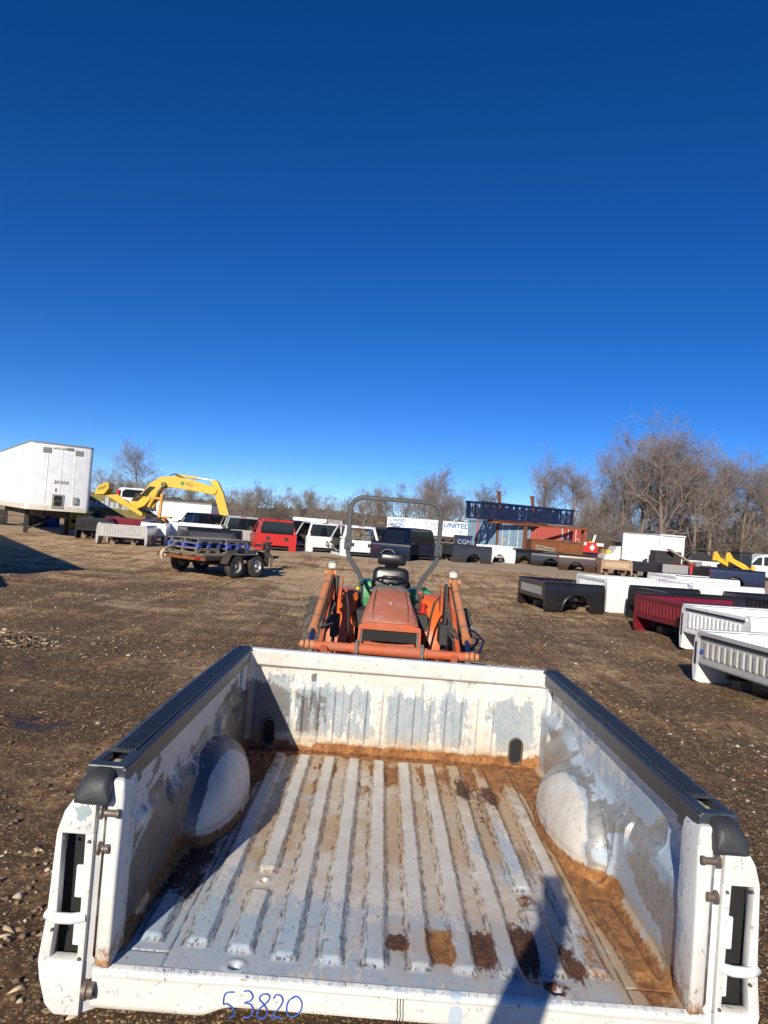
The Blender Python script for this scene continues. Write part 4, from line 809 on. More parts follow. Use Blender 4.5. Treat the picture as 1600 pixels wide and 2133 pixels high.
    if tailgate:
        m = MB(); m.bb(-.80 * W, .80 * W, L - .05, L, pz - .06, H - .01); m.bb(-.62 * W, .62 * W, L, L + .008, pz + .04, H - .12); m.build('tailgate', mc, t, bev=.01)
    for s in (-1, 1):
        MB().bb(s * .42 - .04, s * .42 + .04, .15, L - .15, pz - .14, pz - .02).build('under_rail', MAT['machine'], t)
        MB().bb(s * .42 - .09, s * .42 + .09, .3, .48, -.01, pz - .14).build('support_block', MAT['bark'], t); MB().bb(s * .42 - .09, s * .42 + .09, L - .5, L - .3, -.01, pz - .14).build('support_block', MAT['bark'], t)
    return t
RZ = R(-80)
def corner(x, y, rz, W=1.0, side=1):     # location of the panel middle from the near (+x local) front corner
    return (x - W * side * math.cos(rz), y - W * side * math.sin(rz), float(gz(x, y)))
# right hand rows, fronts facing left, tails pointing right
spare_bed('black short pickup bed with ribbed front panel and flared wheel arch, nearest the orange tractor', corner(4.45, 18.95, RZ), RZ, 'black', 1.72, .76, 13, flare=True, bright='charcoal', ribmat='grey')
spare_bed('long plain white pickup bed directly behind the flared black bed', corner(6.35, 19.75, RZ), RZ, 'white', 2.45, .93, 13, tailgate=True)
spare_bed('white pickup bed in the second row, right of the long plain white bed', corner(9.55, 21.6, RZ), RZ, 'white', 2.45, .90, 12)
spare_bed('white pickup bed with black rails farthest back of the white beds', corner(10.6, 25.3, RZ), RZ, 'white', 2.5, .86, 11, cap='liner')
spare_bed('maroon pickup bed with ribbed front panel and black rail caps', corner(6.20, 14.25, RZ), RZ, 'maroon', 2.45, .84, 12, cap='liner', inner='liner')
spare_bed('black pickup bed just behind the maroon bed', corner(7.0, 17.0, RZ), RZ, 'black', 2.0, .86, 10, cap='liner', inner='liner')
spare_bed('black pickup bed at the right edge beyond the maroon bed', corner(9.6, 17.2, RZ), RZ, 'black', 2.2, .88, 10, cap='liner', inner='grey')
spare_bed('white pickup bed with black front seal tucked behind the nearest white bed', corner(6.25, 11.85, RZ), RZ, 'white', 2.45, .86, 13, cap='white')
nb = spare_bed('nearest white pickup bed at the right edge with slotted front panel', corner(5.02, 8.45, RZ), RZ, 'white', 2.45, .76, 12, bright='silver')
for o_, z_, x_ in ((nb, .30, -.78),): 
    rg = MB().lathe([(.032, 0), (.032, -.010), (.022, -.012), (.020, -.004)], (x_, -.014, z_ + .18), 'y', 18).build('grommet', MAT['bluepen'], o_, smooth=40)
for (cx_, cy_, H_) in ((6.25, 11.85, .86), (5.02, 8.45, .76)):
    b = thing('rubber_seal', 'black rubber strip along the front edge of the ' + ('nearest white bed' if cx_ < 6 else 'second nearest white bed'), 'rubber seal', corner(cx_, cy_, RZ), RZ)
    MB().bb(-.80, .86, -.030, -.021, H_ - .085, H_ - .05).build('top_strip', MAT['liner'], b, bev=.003); MB().bb(-.955, -.925, -.014, .02, .28, H_ - .16).build('side_strip', MAT['liner'], b, bev=.003)
# middle row in the distance
def mid(label, px, base, rz, col, Yd, **k):
    x = px2x(px, Yd, base); return spare_bed(label, (x, Yd, float(gz(x, Yd))), rz, col, **k)
mid('white pickup bed in front of the blue container doors', 1075, 1175, R(62), 'white', 43.5, L=2.3, H=.92, slots=False)
mid('black pickup bed with pale scuffed front in the middle row', 1150, 1178, R(38), 'black', 41.5, L=2.4, H=.84, ribs=8, bright='steelgrey')
mid('low black pickup bed between the scuffed black bed and the brown bed', 1198, 1185, R(70), 'black', 41, L=2.4, H=.78, slots=False)
mid('dark brown pickup bed joined close to the tan bed', 1240, 1190, R(78), 'brown', 38.5, L=2.0, H=.84)
mid('rusty tan pickup bed with ribbed front panel in the middle row', 1283, 1203, R(-4), 'tan', 36, L=2.2, H=.80, ribs=13, W=.78, ribmat='card')
mid('black pickup bed to the right of the rusty tan bed', 1345, 1203, R(-6), 'black', 36, L=2.2, H=.80, ribs=11, W=.80, inner='liner')
mid('black pickup bed with pale ribbed front between black and red beds', 1405, 1205, R(-8), 'black', 35.5, L=2.2, H=.80, ribs=9, W=.70, bright='steelgrey')
mid('bright red pickup bed squeezed behind the pale ribbed black bed', 1432, 1208, R(-8), 'red', 36.2, L=2.0, H=.82, W=.35, slots=False)
mid('plain black pickup bed right of the red one', 1468, 1208, R(-8), 'black', 36, L=2.2, H=.80, W=.62, inner='liner')
mid('dark pickup bed with dusty grey front at the right of the middle row', 1512, 1210, R(-8), 'charcoal', 35.5, L=2.2, H=.80, W=.60, bright='grey', slots=False)
mid('navy pickup bed at the right end of the middle row', 1578, 1215, R(80), 'navy', 35, L=2.5, H=.82)
# left rows
mid('silver pickup bed with ribbed front panel facing the yard at left', 253, 1128, R(6), 'silver', 29.2, L=2.0, H=.86, ribs=14, W=1.02)
mid('maroon pickup bed standing behind the silver ribbed bed', 258, 1118, R(6), 'maroon', 32.4, L=2.2, H=1.02, W=.90)
mid('black pickup bed left of the silver ribbed bed', 190, 1125, R(6), 'black', 31.2, L=2.2, H=.95, W=.70)
mid('white pickup bed right of the silver ribbed bed', 318, 1120, R(10), 'white', 31.5, L=2.3, H=.92, W=.55)
mid('white pickup bed with tailgate, behind the tandem trailer', 405, 1125, R(10), 'white', 33.5, L=2.4, H=.98, W=1.25, slots=False, tailgate=True)
mid('black dual wheel pickup bed behind the pallet trailer', 378, 1135, R(-62), 'black', 30.0, L=2.3, H=.92, flare=True)
mid('black pickup bed with dusty grey front panel behind the stacked pallets', 438, 1138, R(4), 'black', 29.0, L=2.2, H=.84, bright='charcoal', slots=False)
mid('dark grey pickup bed behind the roll bar of the tractor', 925, 1165, R(-70), 'charcoal', 38, L=2.3, H=.90, slots=False)
mid('white flatbed pickup body beside the grey blue container', 980, 1160, R(-66), 'white', 41, L=2.4, H=.80, slots=False)
# ================================================================== CABS, TRUCKS, TRAILERS
MAT['glass'] = (lambda g: (g.col((.010, .013, .017)), g.rough(.06), g.set(IOR=1.5), g.mat)[-1])(G('dark_glass'))
MAT['seatgrey'] = plain('seat_grey', (.20, .19, .175), .85)
MAT['interior'] = plain('interior_dark', (.045, .043, .042), .8)
MAT['trailwhite'] = paint('trailer_white', (.74, .76, .78), .42, .22, (.42, .38, .33), 1.2, streak=.3)
MAT['trailgrey'] = paint('trailer_grey', (.22, .22, .22), .5, .4, (.15, .12, .09), 3)
MAT['rustred'] = paint('rust_steel', (.15, .052, .022), .85, .8, (.27, .11, .04), 2.2)
MAT['plankwood'] = paint('grey_plank', (.20, .165, .13), .85, .7, (.08, .06, .045), 6)
MAT['palletwood'] = paint('pallet_wood', (.30, .235, .165), .85, .6, (.13, .10, .07), 6)
MAT['palletgrey'] = paint('pallet_grey', (.19, .185, .175), .85, .6, (.09, .08, .07), 6)
MAT['palletblue'] = paint('pallet_blue', (.045, .085, .36), .7, .5, (.14, .13, .16), 6)
MAT['trailsteel'] = paint('trailer_steel', (.030, .028, .027), .7, .7, (.10, .055, .035), 5)
MAT['chrome'] = plain('wheel_chrome', (.62, .63, .65), .25, .7)
MAT['excyellow'] = paint('machine_yellow', (.64, .40, .022), .42, .28, (.30, .19, .06), 1.5, coat=.15, chips=.02)
MAT['exshade'] = paint('machine_yellow_shaded', (.17, .13, .03), .6, .5, (.07, .06, .03), 2)  # machine yellow darkened to olive: shade painted into the house colour
MAT['orangeyel'] = paint('old_orange', (.58, .26, .03), .5, .4, (.25, .14, .05), 3)
MAT['blueplastic'] = plain('blue_plastic', (.02, .12, .48), .4)
MAT['letterblue'] = plain('letter_blue', (.02, .17, .50), .5)
MAT['letterblack'] = plain('letter_black', (.03, .03, .035), .6)
MAT['letterwhite'] = plain('letter_white', (.75, .75, .74), .6)
MAT['letterpale'] = plain('letter_pale_blue', (.40, .46, .56), .7)
CABG = 'stripped pickup cabs parked in a row'
def cab(label, loc, rz, col, Lc=1.75, doors=True, glass=True, hood=True, hgt=1.48, vents=True, damage=False, tail=0.0, group=CABG):
    """rear wall at y=0 facing -y, bonnet towards +y, rocker on the ground"""
    t = thing('pickup_cab', label, 'pickup cab', loc, rz, group); mc = MAT[col]; W = .97; zb = .80; zr = hgt
    rw = MB().bb(-.90, .90, .0, .03, .24, zb).build('rear_wall', mc, t, bev=.01)
    for k in range(9):
        x = -.66 + .165 * k; MB().bb(x - .04, x + .04, -.012, 0, .30, zb - .10).build('pressed_rib', mc, rw, bev=.005)
    if vents:
        for x in (-.42, .46): MB().bb(x - .09, x + .09, -.022, -.012, .50, .66).build('vent', MAT['interior'], rw)
    MB().prism([(-.86, zb + .02), (.86, zb + .02), (.72, zr - .09), (-.72, zr - .09)], .05, .06, 'y').build('rear_window', MAT['glass'], t) if glass else None
    # rear window surround and pillars follow the taper of the cabin
    yb = lambda z: .02 + .16 * (z - zb) / (zr - zb); xw = lambda z: W - .04 - .20 * (z - zb) / (zr - zb)
    m = MB()
    for s in (-1, 1):
        m.loft([[(s * (xw(z) - .13 if z < zr - .02 else xw(z) - .16), yb(z), z), (s * xw(z), yb(z) - .005, z), (s * xw(z), yb(z) + .16, z), (s * (xw(z) - .04), yb(z) + .16, z)] for z in (zb, zb + .2, zr - .15, zr)])
    for i, (c) in enumerate((-1, 1)):
        mm = MB(); mm.v = m.v[i * 16:(i + 1) * 16]; mm.f = [tuple(k - i * 16 for k in f) for f in m.f[i * (len(m.f) // 2):(i + 1) * (len(m.f) // 2)]]; mm.m = [0] * len(mm.f); mm.build('rear_pillar', mc, t, bev=.012)
    rf = MB().loft([[(-w, y, z - .05), (-w, y, z - .015), (-w * .8, y, z + .012), (0, y, z + .022), (w * .8, y, z + .012), (w, y, z - .015), (w, y, z - .05)] for y, w, z in ((.14, .70, zr - .035), (.20, .74, zr), (.6, .77, zr + .015), (Lc - .35, .76, zr + .005), (Lc - .12, .72, zr - .04))]).build('roof', mc, t, smooth=40)
    MB().bb(-.14, .14, .135, .165, zr - .03, zr + .012).build('brake_lamp', MAT['taillamp'], rf, bev=.005)
    for s in (-1, 1):
        # lower corner, rocker, B/C panel, A pillar
        MB().prism([(0, 0), (.26, 0), (.26, zb), (0, zb)], s * .90, s * W, 'x').build('corner_panel', mc, t, bev=.03, seg=3)
        MB().bb(s * .62, s * .90, .001, .10, .0, .24).build('corner_leg', mc, t, bev=.02)
        MB().bb(s * .84, s * (W - .01), .26, Lc + .05, .0, .13).build('rocker', mc, t, bev=.02)
        MB().tube([(s * .735, Lc - .14, zr - .05), (s * .80, Lc + .12, zr - .30), (s * .90, Lc + .42, zb)], .038, 6).build('windscreen_pillar', mc, t, smooth=60)
        MB().tube([(s * .755, .25, zr - .03), (s * .77, Lc - .2, zr - .02)], .03, 6).build('roof_rail', mc, t, smooth=60)
        if doors:
            nd = 2 if Lc > 2 else 1; y0 = .28; w = (Lc + .02 - y0) / nd
            if nd == 1: y0 += .30; w -= .30; MB().prism([(.27, .10), (.57, .10), (.57, zb), (.27, zb)], s * .92, s * (W - .004), 'x').build('quarter_panel', mc, t, bev=.012)
            for k in range(nd):
                a, b = y0 + w * k + .006, y0 + w * (k + 1) - .006
                d = MB().prism([(a, .10), (b, .10), (b, zb), (a, zb)], s * .92, s * W, 'x').build('door', mc, t, bev=.018)
                MB().bb(s * W, s * (W + .02), a + .06, a + .20, zb - .13, zb - .09).build('handle', MAT['interior'], d, bev=.004)
                zt = zr - .10; b2 = min(b, Lc - .12)
                MB().loft([[(s * (W - .05), a + .05, zb), (s * (W - .05), b, zb), (s * (W - .045), b, zb), (s * (W - .045), a + .05, zb)], [(s * .765, a + .08, zt), (s * .765, b2, zt), (s * .77, b2, zt), (s * .77, a + .08, zt)]]).build('window', MAT['glass'], d)
                MB().tube([(s * (W - .04), a + .02, zb), (s * .765, a + .05, zr - .07)], .032, 6).build('window_post', mc, d)
            if nd == 1:
                MB().loft([[(s * (W - .05), .28, zb), (s * (W - .05), .56, zb), (s * (W - .045), .56, zb), (s * (W - .045), .28, zb)], [(s * .765, .32, zr - .1), (s * .765, .58, zr - .1), (s * .77, .58, zr - .1), (s * .77, .32, zr - .1)]]).build('quarter_window', MAT['glass'], t)
            MB().bb(s * (W + .02), s * (W + .20), Lc - .05, Lc + .04, zb + .06, zb + .24).build('wing_mirror', MAT['interior'], t, bev=.02)
        # seat
        m = MB(); m.bb(s * .40 - .25, s * .40 + .25, .55, 1.05, .30, .50); st = m.build('seat', MAT['seatgrey'], t, bev=.05, seg=3)
        MB().prism([(.45, .48), (.62, .48), (.45, 1.05), (.34, 1.05)], s * .40 - .24, s * .40 + .24, 'x').build('seat_back', MAT['seatgrey'], st, bev=.04, seg=3)
        MB().bb(s * .40 - .13, s * .40 + .13, .30, .42, 1.07, 1.25).build('head_rest', MAT['seatgrey'], st, bev=.03, seg=3)
    MB().bb(-.90, .90, .03, Lc + .3, .10, .16).build('cab_floor', MAT['interior'], t)
    MB().bb(-.86, .86, Lc + .05, Lc + .35, .45, zb + .02).build('dashboard', MAT['interior'], t, bev=.03)
    sw = MB(); sw.tube([(-.42 + .18 * math.cos(a), Lc - .05 + .05 * math.sin(a), .85 + .17 * math.sin(a)) for a in [2 * math.pi * k / 20 for k in range(21)]], .018, 6, False); sw.build('steering_wheel', MAT['interior'], t, smooth=60)
    if glass: MB().loft([[(-.84, Lc + .40, zb), (.84, Lc + .40, zb), (.84, Lc + .41, zb), (-.84, Lc + .41, zb)], [(-.68, Lc - .12, zr - .06), (.68, Lc - .12, zr - .06), (.68, Lc - .11, zr - .06), (-.68, Lc - .11, zr - .06)]]).build('windscreen', MAT['glass'], t)
    if hood:
        f = Lc + .06; MB().loft([[(-w, y, .42), (-w, y, z - .08), (-w * .85, y, z), (0, y, z + .03), (w * .85, y, z), (w, y, z - .08), (w, y, .42)] for y, w, z in ((f, .95, zb - .01), (f + .35, .95, zb - .02), (f + .9, .93, zb - .07), (f + 1.25, .88, zb - .14), (f + 1.32, .80, zb - .25))]).build('bonnet', mc, t, smooth=40)
        for s in (-1, 1): MB().lathe([(.18, -.09), (.36, -.11), (.38, -.06), (.38, .06), (.36, .11), (.18, .09)], (s * .82, f + .68, .38), 'x', 22).build('front_wheel', MAT['tyre'], t, smooth=40); MB().bb(s * .87, s * .955, f - .02, f + .28, .12, .42).build('wing_panel', mc, t, bev=.02)
    if damage:
        m = random.Random(4)
        for k in range(14):
            x = .35 + m.uniform(-.3, .4); z = .30 + m.random() * .38; MB().box((x, -.03, z), (m.uniform(.05, .16), m.uniform(.03, .08), m.uniform(.03, .12)), Matrix.Rotation(m.random() * 3, 3, 'Y')).build('torn_metal', MAT['interior'] if k % 3 else MAT['steelgrey'], t, bev=.005)
    return t
gl = lambda x, y: float(gz(x, y))
cab('bright red pickup cab with dark rear window, bonnet still on', (-5.05, 34.3, .33), R(17), 'red', 1.75)
cab('silver pickup cab behind the red cab', (-7.15, 36.6, .35), R(22), 'silver', 1.75, hood=True)
cab('white doorless pickup cab with grey seats and torn rear corner', (-2.85, 36.0, .35), R(24), 'white', 1.7, doors=False, hood=False, vents=False, damage=True)
cab('white doorless pickup cab with empty rear window behind the roll bar', (-1.0, 34.3, .34), R(20), 'white', 1.7, doors=False, glass=False, hood=False)
cab('dark pickup cab showing between the red and the white cabs', (-4.3, 38.6, .35), R(18), 'navy', 1.75, doors=True)
cab('dark pickup cab half hidden behind the navy crew cab', (.35, 39.2, .35), R(16), 'charcoal', 1.75)
cab('dark blue pickup cab behind the grey bed at the foot of the excavator arm', (-9.2, 38.4, .35), R(40), 'navy', 1.75)
# black navy crew cab and the black bed standing in front of its left side
MAT['inknavy'] = paint('body_inknavy', (.004, .006, .020), .22, .04, (.05, .05, .06), 1.0, coat=.5)
cab('ink navy crew cab with tinted windows right of the white cabs', (2.05, 36.1, .35), R(36), 'inknavy', 2.15, vents=False, hood=True, hgt=1.56)
zb_ = spare_bed('ink navy pickup bed with chrome arch trim and red Z71 decal', (1.62, 34.9, .34), R(76), 'inknavy', L=1.95, H=.84, slots=False)
for s in (-1,): MB().tube([(s * 1.02, 1.053 - .43 * math.cos(math.pi * k / 16), 1.15 * .43 * math.sin(math.pi * k / 16)) for k in range(17)], .016, 6).build('arch_trim', MAT['chrome'], zb_, smooth=60)
text('Z71', .22, MAT['taillamp'], zb_, face_mat((-1.018, 1.66, .52), (0, -1, 0)), 'decal', .003)
# ---- white semi trailers
def semi(label, loc, rz, L=13.7, W=2.6, z0=1.30, z1=4.20, num=None, detail=True, legs=True):
    t = thing('semi_trailer', label, 'trailer', loc, rz, 'white semi trailers'); h = W / 2; r = .22
    def sec(z, k=0): return [(-h + k, L, z), (-h + k, r, z)] + [(-h + r + (r - k) * -math.cos(a), r - (r - k) * math.sin(a), z) for a in (.3, .7, 1.1, 1.45)] + [(h - r + (r - k) * math.cos(a), r - (r - k) * math.sin(a), z) for a in (1.45, 1.1, .7, .3)] + [(h - k, r, z), (h - k, L, z)]
    b = MB().loft([sec(z0 + .22), sec(z1 - .06)]).build('body', MAT['trailwhite'], t, smooth=40)
    MB().loft([sec(z1 - .06, -.012), sec(z1 - .0, -.012), sec(z1 + .02, .05)]).build('roof_cap', MAT['trailgrey'], b, smooth=40)
    MB().loft([sec(z0, -.006), sec(z0 + .22, -.006)]).build('base_rail', MAT['cream'], b, smooth=40)
    for s in (-1, 1):
        for k in range(18): MB().bb(s * (h - .002), s * (h + .014), .55 + k * .72, .60 + k * .72, z0 + .24, z1 - .08).build('side_rib', MAT['trailwhite'], b)
    if detail:
        for x in (-.55, .0, .55): MB().bb(x - .02, x + .02, -.010, .002, z0 + .24, z1 - .1).build('front_rib', MAT['trailwhite'], b)
        for x in (-.62, .68):
            v = MB().bb(x - .16, x + .16, -.03, 0, z1 - .42, z1 - .20).build('roof_vent', MAT['lampcase'], b, bev=.006)
            for k in range(3): MB().bb(x - .12 + .09 * k, x - .06 + .09 * k, -.036, -.03, z1 - .39, z1 - .23).build('vent_slot', MAT['trailgrey'], v)
        MB().bb(-.40, .15, -.05, 0, z1 - .21, z1 - .13).build('marker_bar', MAT['cream'], b, bev=.01); MB().bb(.18, .42, -.05, 0, z1 - .22, z1 - .12).build('marker_lamp', MAT['trailgrey'], b)
        gb = MB().bb(-.26, .22, -.03, 0, z0 + .10, z0 + .72).build('connector_box', MAT['lampcase'], b, bev=.008)
        MB().bb(-.18, .14, -.034, -.03, z0 + .22, z0 + .66).build('connector_recess', MAT['cavity'], gb)
        for k in range(4): MB().lathe([(.035, 0), (.035, -.03), (.02, -.035)], (-.12 + .075 * k, -.034, z0 + .40 + .05 * (k % 2)), 'y', 10).build('air_coupling', MAT['boltsteel'], gb)
        MB().bb(.58, .78, -.09, 0, z0 + .34, z0 + .66).build('document_box', MAT['lampcase'], b, bev=.02)
        MB().bb(-.18, -.10, -.015, 0, z0 + .82, z0 + .98).build('small_plate', MAT['lampcase'], b)
        if num: text(num, .20, MAT['letterblack'], b, face_mat((0.05, -.012, z0 + 1.24), (1, 0, 0)), 'trailer_number', .002)
    for s in (-1, 1):
        if legs:
            lg = MB().bb(s * .85 - .09, s * .85 + .09, 2.3, 2.5, .12, z0).build('landing_leg', MAT['trailsteel'], t, bev=.01); MB().bb(s * .85 - .16, s * .85 + .16, 2.22, 2.58, 0, .10).build('foot', MAT['trailsteel'], lg)
        for y in (L - 1.6, L - 2.9): MB().lathe([(.28, -.26), (.48, -.28), (.5, -.2), (.5, .2), (.48, .28), (.28, .26)], (s * .95, y, .5), 'x', 24).build('wheel', MAT['tyre'], t, smooth=40)
        MB().bb(s * .45 - .06, s * .45 + .06, .4, L - .3, z0 - .32, z0 - .002).build('frame_rail', MAT['trailsteel'], t)
    MB().bar((-.85, 2.4, .35), (.85, 2.4, z0 - .1), .06).build('leg_brace', MAT['trailsteel'], t)
    return t
MAT['cream'] = paint('cream_rail', (.66, .62, .52), .55, .55, (.30, .20, .10), 3, chips=.03)
semi('white semi trailer numbered 307654 with its nose towards the yard, far left', (-14.09, 30.75, .15), R(34.45), num='307654')
semi('white semi trailer standing left of the yard outside the picture, known by its shadow', (-11.75, 10.87, .0), R(36.5), num=None, detail=False)
# unseen caster added for the narrow shadow, shaped as an enclosed cargo trailer
t = thing('caster_trailer', 'added unseen shadow caster shaped as a small cargo trailer, left of the yard', 'trailer', (-9.85, 9.4, 0), R(32))
MB().prism([(-.15, .45), (2.9, .45), (2.9, 2.45), (.25, 2.45), (-.15, 2.1)], -.95, .95, 'x').build('body', MAT['trailwhite'], t, bev=.03)  # body of the added shadow caster
for s in (-1, 1): MB().lathe([(.2, -.09), (.32, -.1), (.33, .0), (.32, .1), (.2, .09)], (s * 1.02, 1.7, .33), 'x', 20).build('wheel', MAT['tyre'], t, smooth=40); MB().bb(s * .95, s * 1.14, 1.3, 2.1, .66, .70).build('mudguard', MAT['trailgrey'], t)  # wheels and mudguards of the added shadow caster
MB().bar((0, -1.2, .45), (0, 0, .45), .08).build('drawbar', MAT['trailsteel'], t)
# far trailers
def farbox(label, name, x0, x1, Y, z0, z1, D=2.5, rz=0, roof=True, mat='trailwhite'):
    t = thing(name, label, 'trailer', ((x0 + x1) / 2, Y, 0), rz); L = x1 - x0
    b = MB().bb(-L / 2, L / 2, 0, D, z0, z1).build('body', MAT[mat], t, bev=.03)
    if roof: MB().bb(-L / 2 - .03, L / 2 + .03, -.03, D + .03, z1, z1 + .10).build('roof_rail', MAT['trailgrey'], b)
    for s in (-1, 1):
        MB().bb(s * L / 2 - .06, s * L / 2 + .02, -.02, .06, z0, z1 - .01).build('corner_post', MAT['letterwhite'], b)
        for k in (0, 1): MB().lathe([(.25, -.2), (.46, -.2), (.48, .0), (.46, .2), (.25, .2)], (L * .30 + k * 1.2 - .6, D / 2 + s * D * .36, .83), 'y', 20).build('wheel', MAT['tyre'], t, smooth=40)
    MB().bb(-L / 2 + .2, L / 2 - .2, .4, D - .4, z0 - .25, z0 - .001).build('chassis', MAT['trailgrey'], t); MB().bb(-L * .38, -L * .36, .5, D - .5, .34, z0 - .25).build('landing_leg', MAT['trailsteel'], t); return t
t = farbox('long white moving van trailer with blue UNITED lettering', 'moving_trailer', .63, 12.6, 105, 1.18, 3.45)
def let(s, size, x, z, mt, sx=1, bold=0, shear=0): text(s, size, MAT[mt], t, face_mat((x, -.012, z), (1, 0, 0)), 'lettering', .004, sx, bold, 'CENTER', shear)
for k in range(3): let('UNITED', .62, -4.45 - .12 * k, 2.98 - .62 * k, 'letterblue', .95, .02, .2)
let('Frisbie', .85, .55, 2.92, 'letterblue', .9); let('Moving & Storage Co', .42, 1.45, 2.25, 'letterblue', .85); let('UNITED', .98, 4.2, 2.82, 'letterblue', 1.12, .03, .2); let('Van Lines', .50, 4.2, 2.05, 'letterblue', 1.0); let('809-8 10', .24, 5.2, 1.98, 'letterblack')
for x in (-2.9, -1.75): MB().bb(x, x + 1.1, -.02, -.005, 1.35, 3.25).build('side_door', MAT['trailwhite'], t, bev=.01); 
for x in (-2.85, -1.85, -.72): MB().bb(x, x + .05, -.04, -.021, 1.3, 3.25).build('door_bar', MAT['trailgrey'], t)
farbox('white trailer box behind the yellow excavator boom', 'cargo_box', -18.4, -13.35, 55, .80, 2.48, 2.4)
farbox('low white trailer box above the white doorless cabs', 'cargo_box', -8.82, -5.6, 70, .9, 2.16, 6, rz=0, roof=False)
farbox('grey trailer top right of the low white box', 'cargo_box', -5.5, -4.1, 71, .9, 2.08, 4, roof=True, mat='trailgrey')

# ---- tandem axle flat trailer with pallets
ft = thing('utility_trailer', 'rusty black tandem axle flat trailer loaded with blue and grey pallets', 'trailer', (-5.07, 22.25, float(gz(-5, 22.3))), R(-30))
for s in (-1, 1):
    for y, rim in ((-.46, 'lampcase'), (.46, 'chrome')):
        w = MB().lathe([(.19, -.10), (.30, -.112), (.335, -.09), (.342, -.05), (.342, .05), (.335, .09), (.30, .112), (.19, .10)], (s * 1.12, y, .342), 'x', 28, cap=False).build('wheel', MAT['tyre'], ft, smooth=40)
        MB().lathe([(.20, -s * .05), (.21, s * .09), (.195, s * .10), (.18, s * .085), (.165, s * .04), (.06, s * .05), (.045, s * .085), (.002, s * .09)], (s * 1.12, y, .342), 'x', 24).build('rim', MAT[rim], w, smooth=35)
        for k in range(8): a = 2 * math.pi * k / 8; MB().cyl((s * 1.155, y + .11 * math.cos(a), .342 + .11 * math.sin(a)), (s * 1.168, y + .11 * math.cos(a), .342 + .11 * math.sin(a)), .028, n=8).build('rim_hole', MAT['interior'], w)
    # joined double-arch mudguard
    P = [(-.95, .42)] + [(-.46 - .44 * math.cos(a), .40 + .40 * math.sin(a)) for a in [math.pi * k / 10 for k in range(1, 8)]] + [(.46 - .44 * math.cos(a), .40 + .40 * math.sin(a)) for a in [math.pi * k / 10 for k in range(3, 10)]] + [(.95, .42)]
    MB().loft([[(s * .98, y, z), (s * 1.27, y, z), (s * 1.27, y, z + .012), (s * .98, y, z + .012)] for y, z in P]).build('mudguard', MAT['trailsteel'], ft, smooth=40)
    MB().bb(s * .90, s * .98, -1.55, 1.55, .50, .62).build('side_rail', MAT['trailsteel'], ft, bev=.006)
    MB().bar((s * .55, 1.5, .53), (0, 2.75, .50), .08, .10).build('tongue_beam', MAT['trailsteel'], ft)
    MB().bb(s * .70 - .10, s * .70 + .10, -1.60, -1.56, .50, .57).build('tail_lamp', MAT['taillamp'] if s > 0 else MAT['letterwhite'], ft, bev=.008)
MB().bb(-.98, .98, -1.58, -1.50, .48, .62).build('rear_beam', MAT['rustred'], ft, bev=.008)
for y in (-.46, .46): MB().cyl((-1.1, y, .342), (1.1, y, .342), .045).build('axle', MAT['trailsteel'], ft)
for k in range(11): MB().bb(-.96 + .176 * k, -.96 + .176 * k + .165, -1.62 - .03 * (k % 3), 1.5, .625, .662).build('deck_plank', MAT['plankwood'], ft)
jk = MB().bb(-.06, .06, 2.35, 2.47, .20, 1.0).build('jack_post', MAT['trailsteel'], ft, bev=.006); MB().bb(-.14, .10, 2.30, 2.52, .98, 1.04).build('jack_head', MAT['trailsteel'], jk); MB().bb(-.12, .12, 2.32, 2.5, -.0, .04).build('jack_foot', MAT['trailsteel'], jk)
MB().cyl((0, 2.75, .52), (0, 3.0, .52), .05).build('coupler', MAT['trailsteel'], ft)
MB().tube([(.3 * math.cos(a) * .9 + .25, 1.85 + .28 * math.sin(a), .63 + .015 * k) for k, a in enumerate([.5 * i for i in range(30)])][:26], .022, 6).build('coiled_cable', MAT['interior'], ft, smooth=60)
MB().lathe([(.10, 0), (.17, .02), (.17, .10), (.10, .12)], (.15, 1.75, .62), n=18).build('white_coil', MAT['letterwhite'], ft, smooth=40)
MB().box((1.27, 1.05, .47), (.04, .16, .30)).build('mud_flap', MAT['palletwood'], ft); MB().box((-1.12, -.98, .52), (.2, .05, .16)).build('reflector_plate', MAT['letterwhite'], ft, bev=.01)
def pallet(label, pos, rz, mat, block=False):
    p = thing('pallet', label, 'pallet', pos, rz, 'pallets stacked on the flat trailer'); m = MAT[mat]
    for k in range(7): MB().bb(-.60, .60, -.50 + .15 * k, -.50 + .15 * k + .095, .120, .140).build('top_board', m, p, bev=.003)
    for k in range(3):
        x = -.56 + .56 * k
        if block:
            for y in (-.43, 0, .43): MB().bb(x - .06, x + .06, y - .07, y + .07, .021, .119).build('block', m, p)
        else: MB().prism([(-.5, .021), (-.5, .119), (.5, .119), (.5, .021), (.36, .021), (.32, .06), (.12, .06), (.08, .021), (-.08, .021), (-.12, .06), (-.32, .06), (-.36, .021)], x - .02, x + .02, 'x').build('stringer', m, p)
    for k in range(3): MB().bb(-.60, .60, -.50 + .45 * k, -.50 + .45 * k + .10, 0, .020).build('bottom_board', m, p)
    return p
def onft(x, y, z): return (ft.location.x + x * math.cos(R(-30)) - y * math.sin(R(-30)), ft.location.y + x * math.sin(R(-30)) + y * math.cos(R(-30)), ft.location.z + z)
pallet('weathered wooden pallet at the bottom of the left stack on the trailer', onft(-.30, -.75, .664), R(-30), 'palletwood')
pallet('blue block pallet in the middle of the left stack on the trailer', onft(-.34, -.70, .806), R(-28), 'palletblue', True)
pallet('grey wooden pallet on top of the left stack, strap across it', onft(-.28, -.68, .948), R(-31), 'palletgrey')
pallet('dark wooden pallet at the bottom of the front stack on the trailer', onft(-.18, .42, .664), R(-30), 'palletgrey')
pallet('blue block pallet in the middle of the front stack on the trailer', onft(-.14, .44, .806), R(-32), 'palletblue', True)
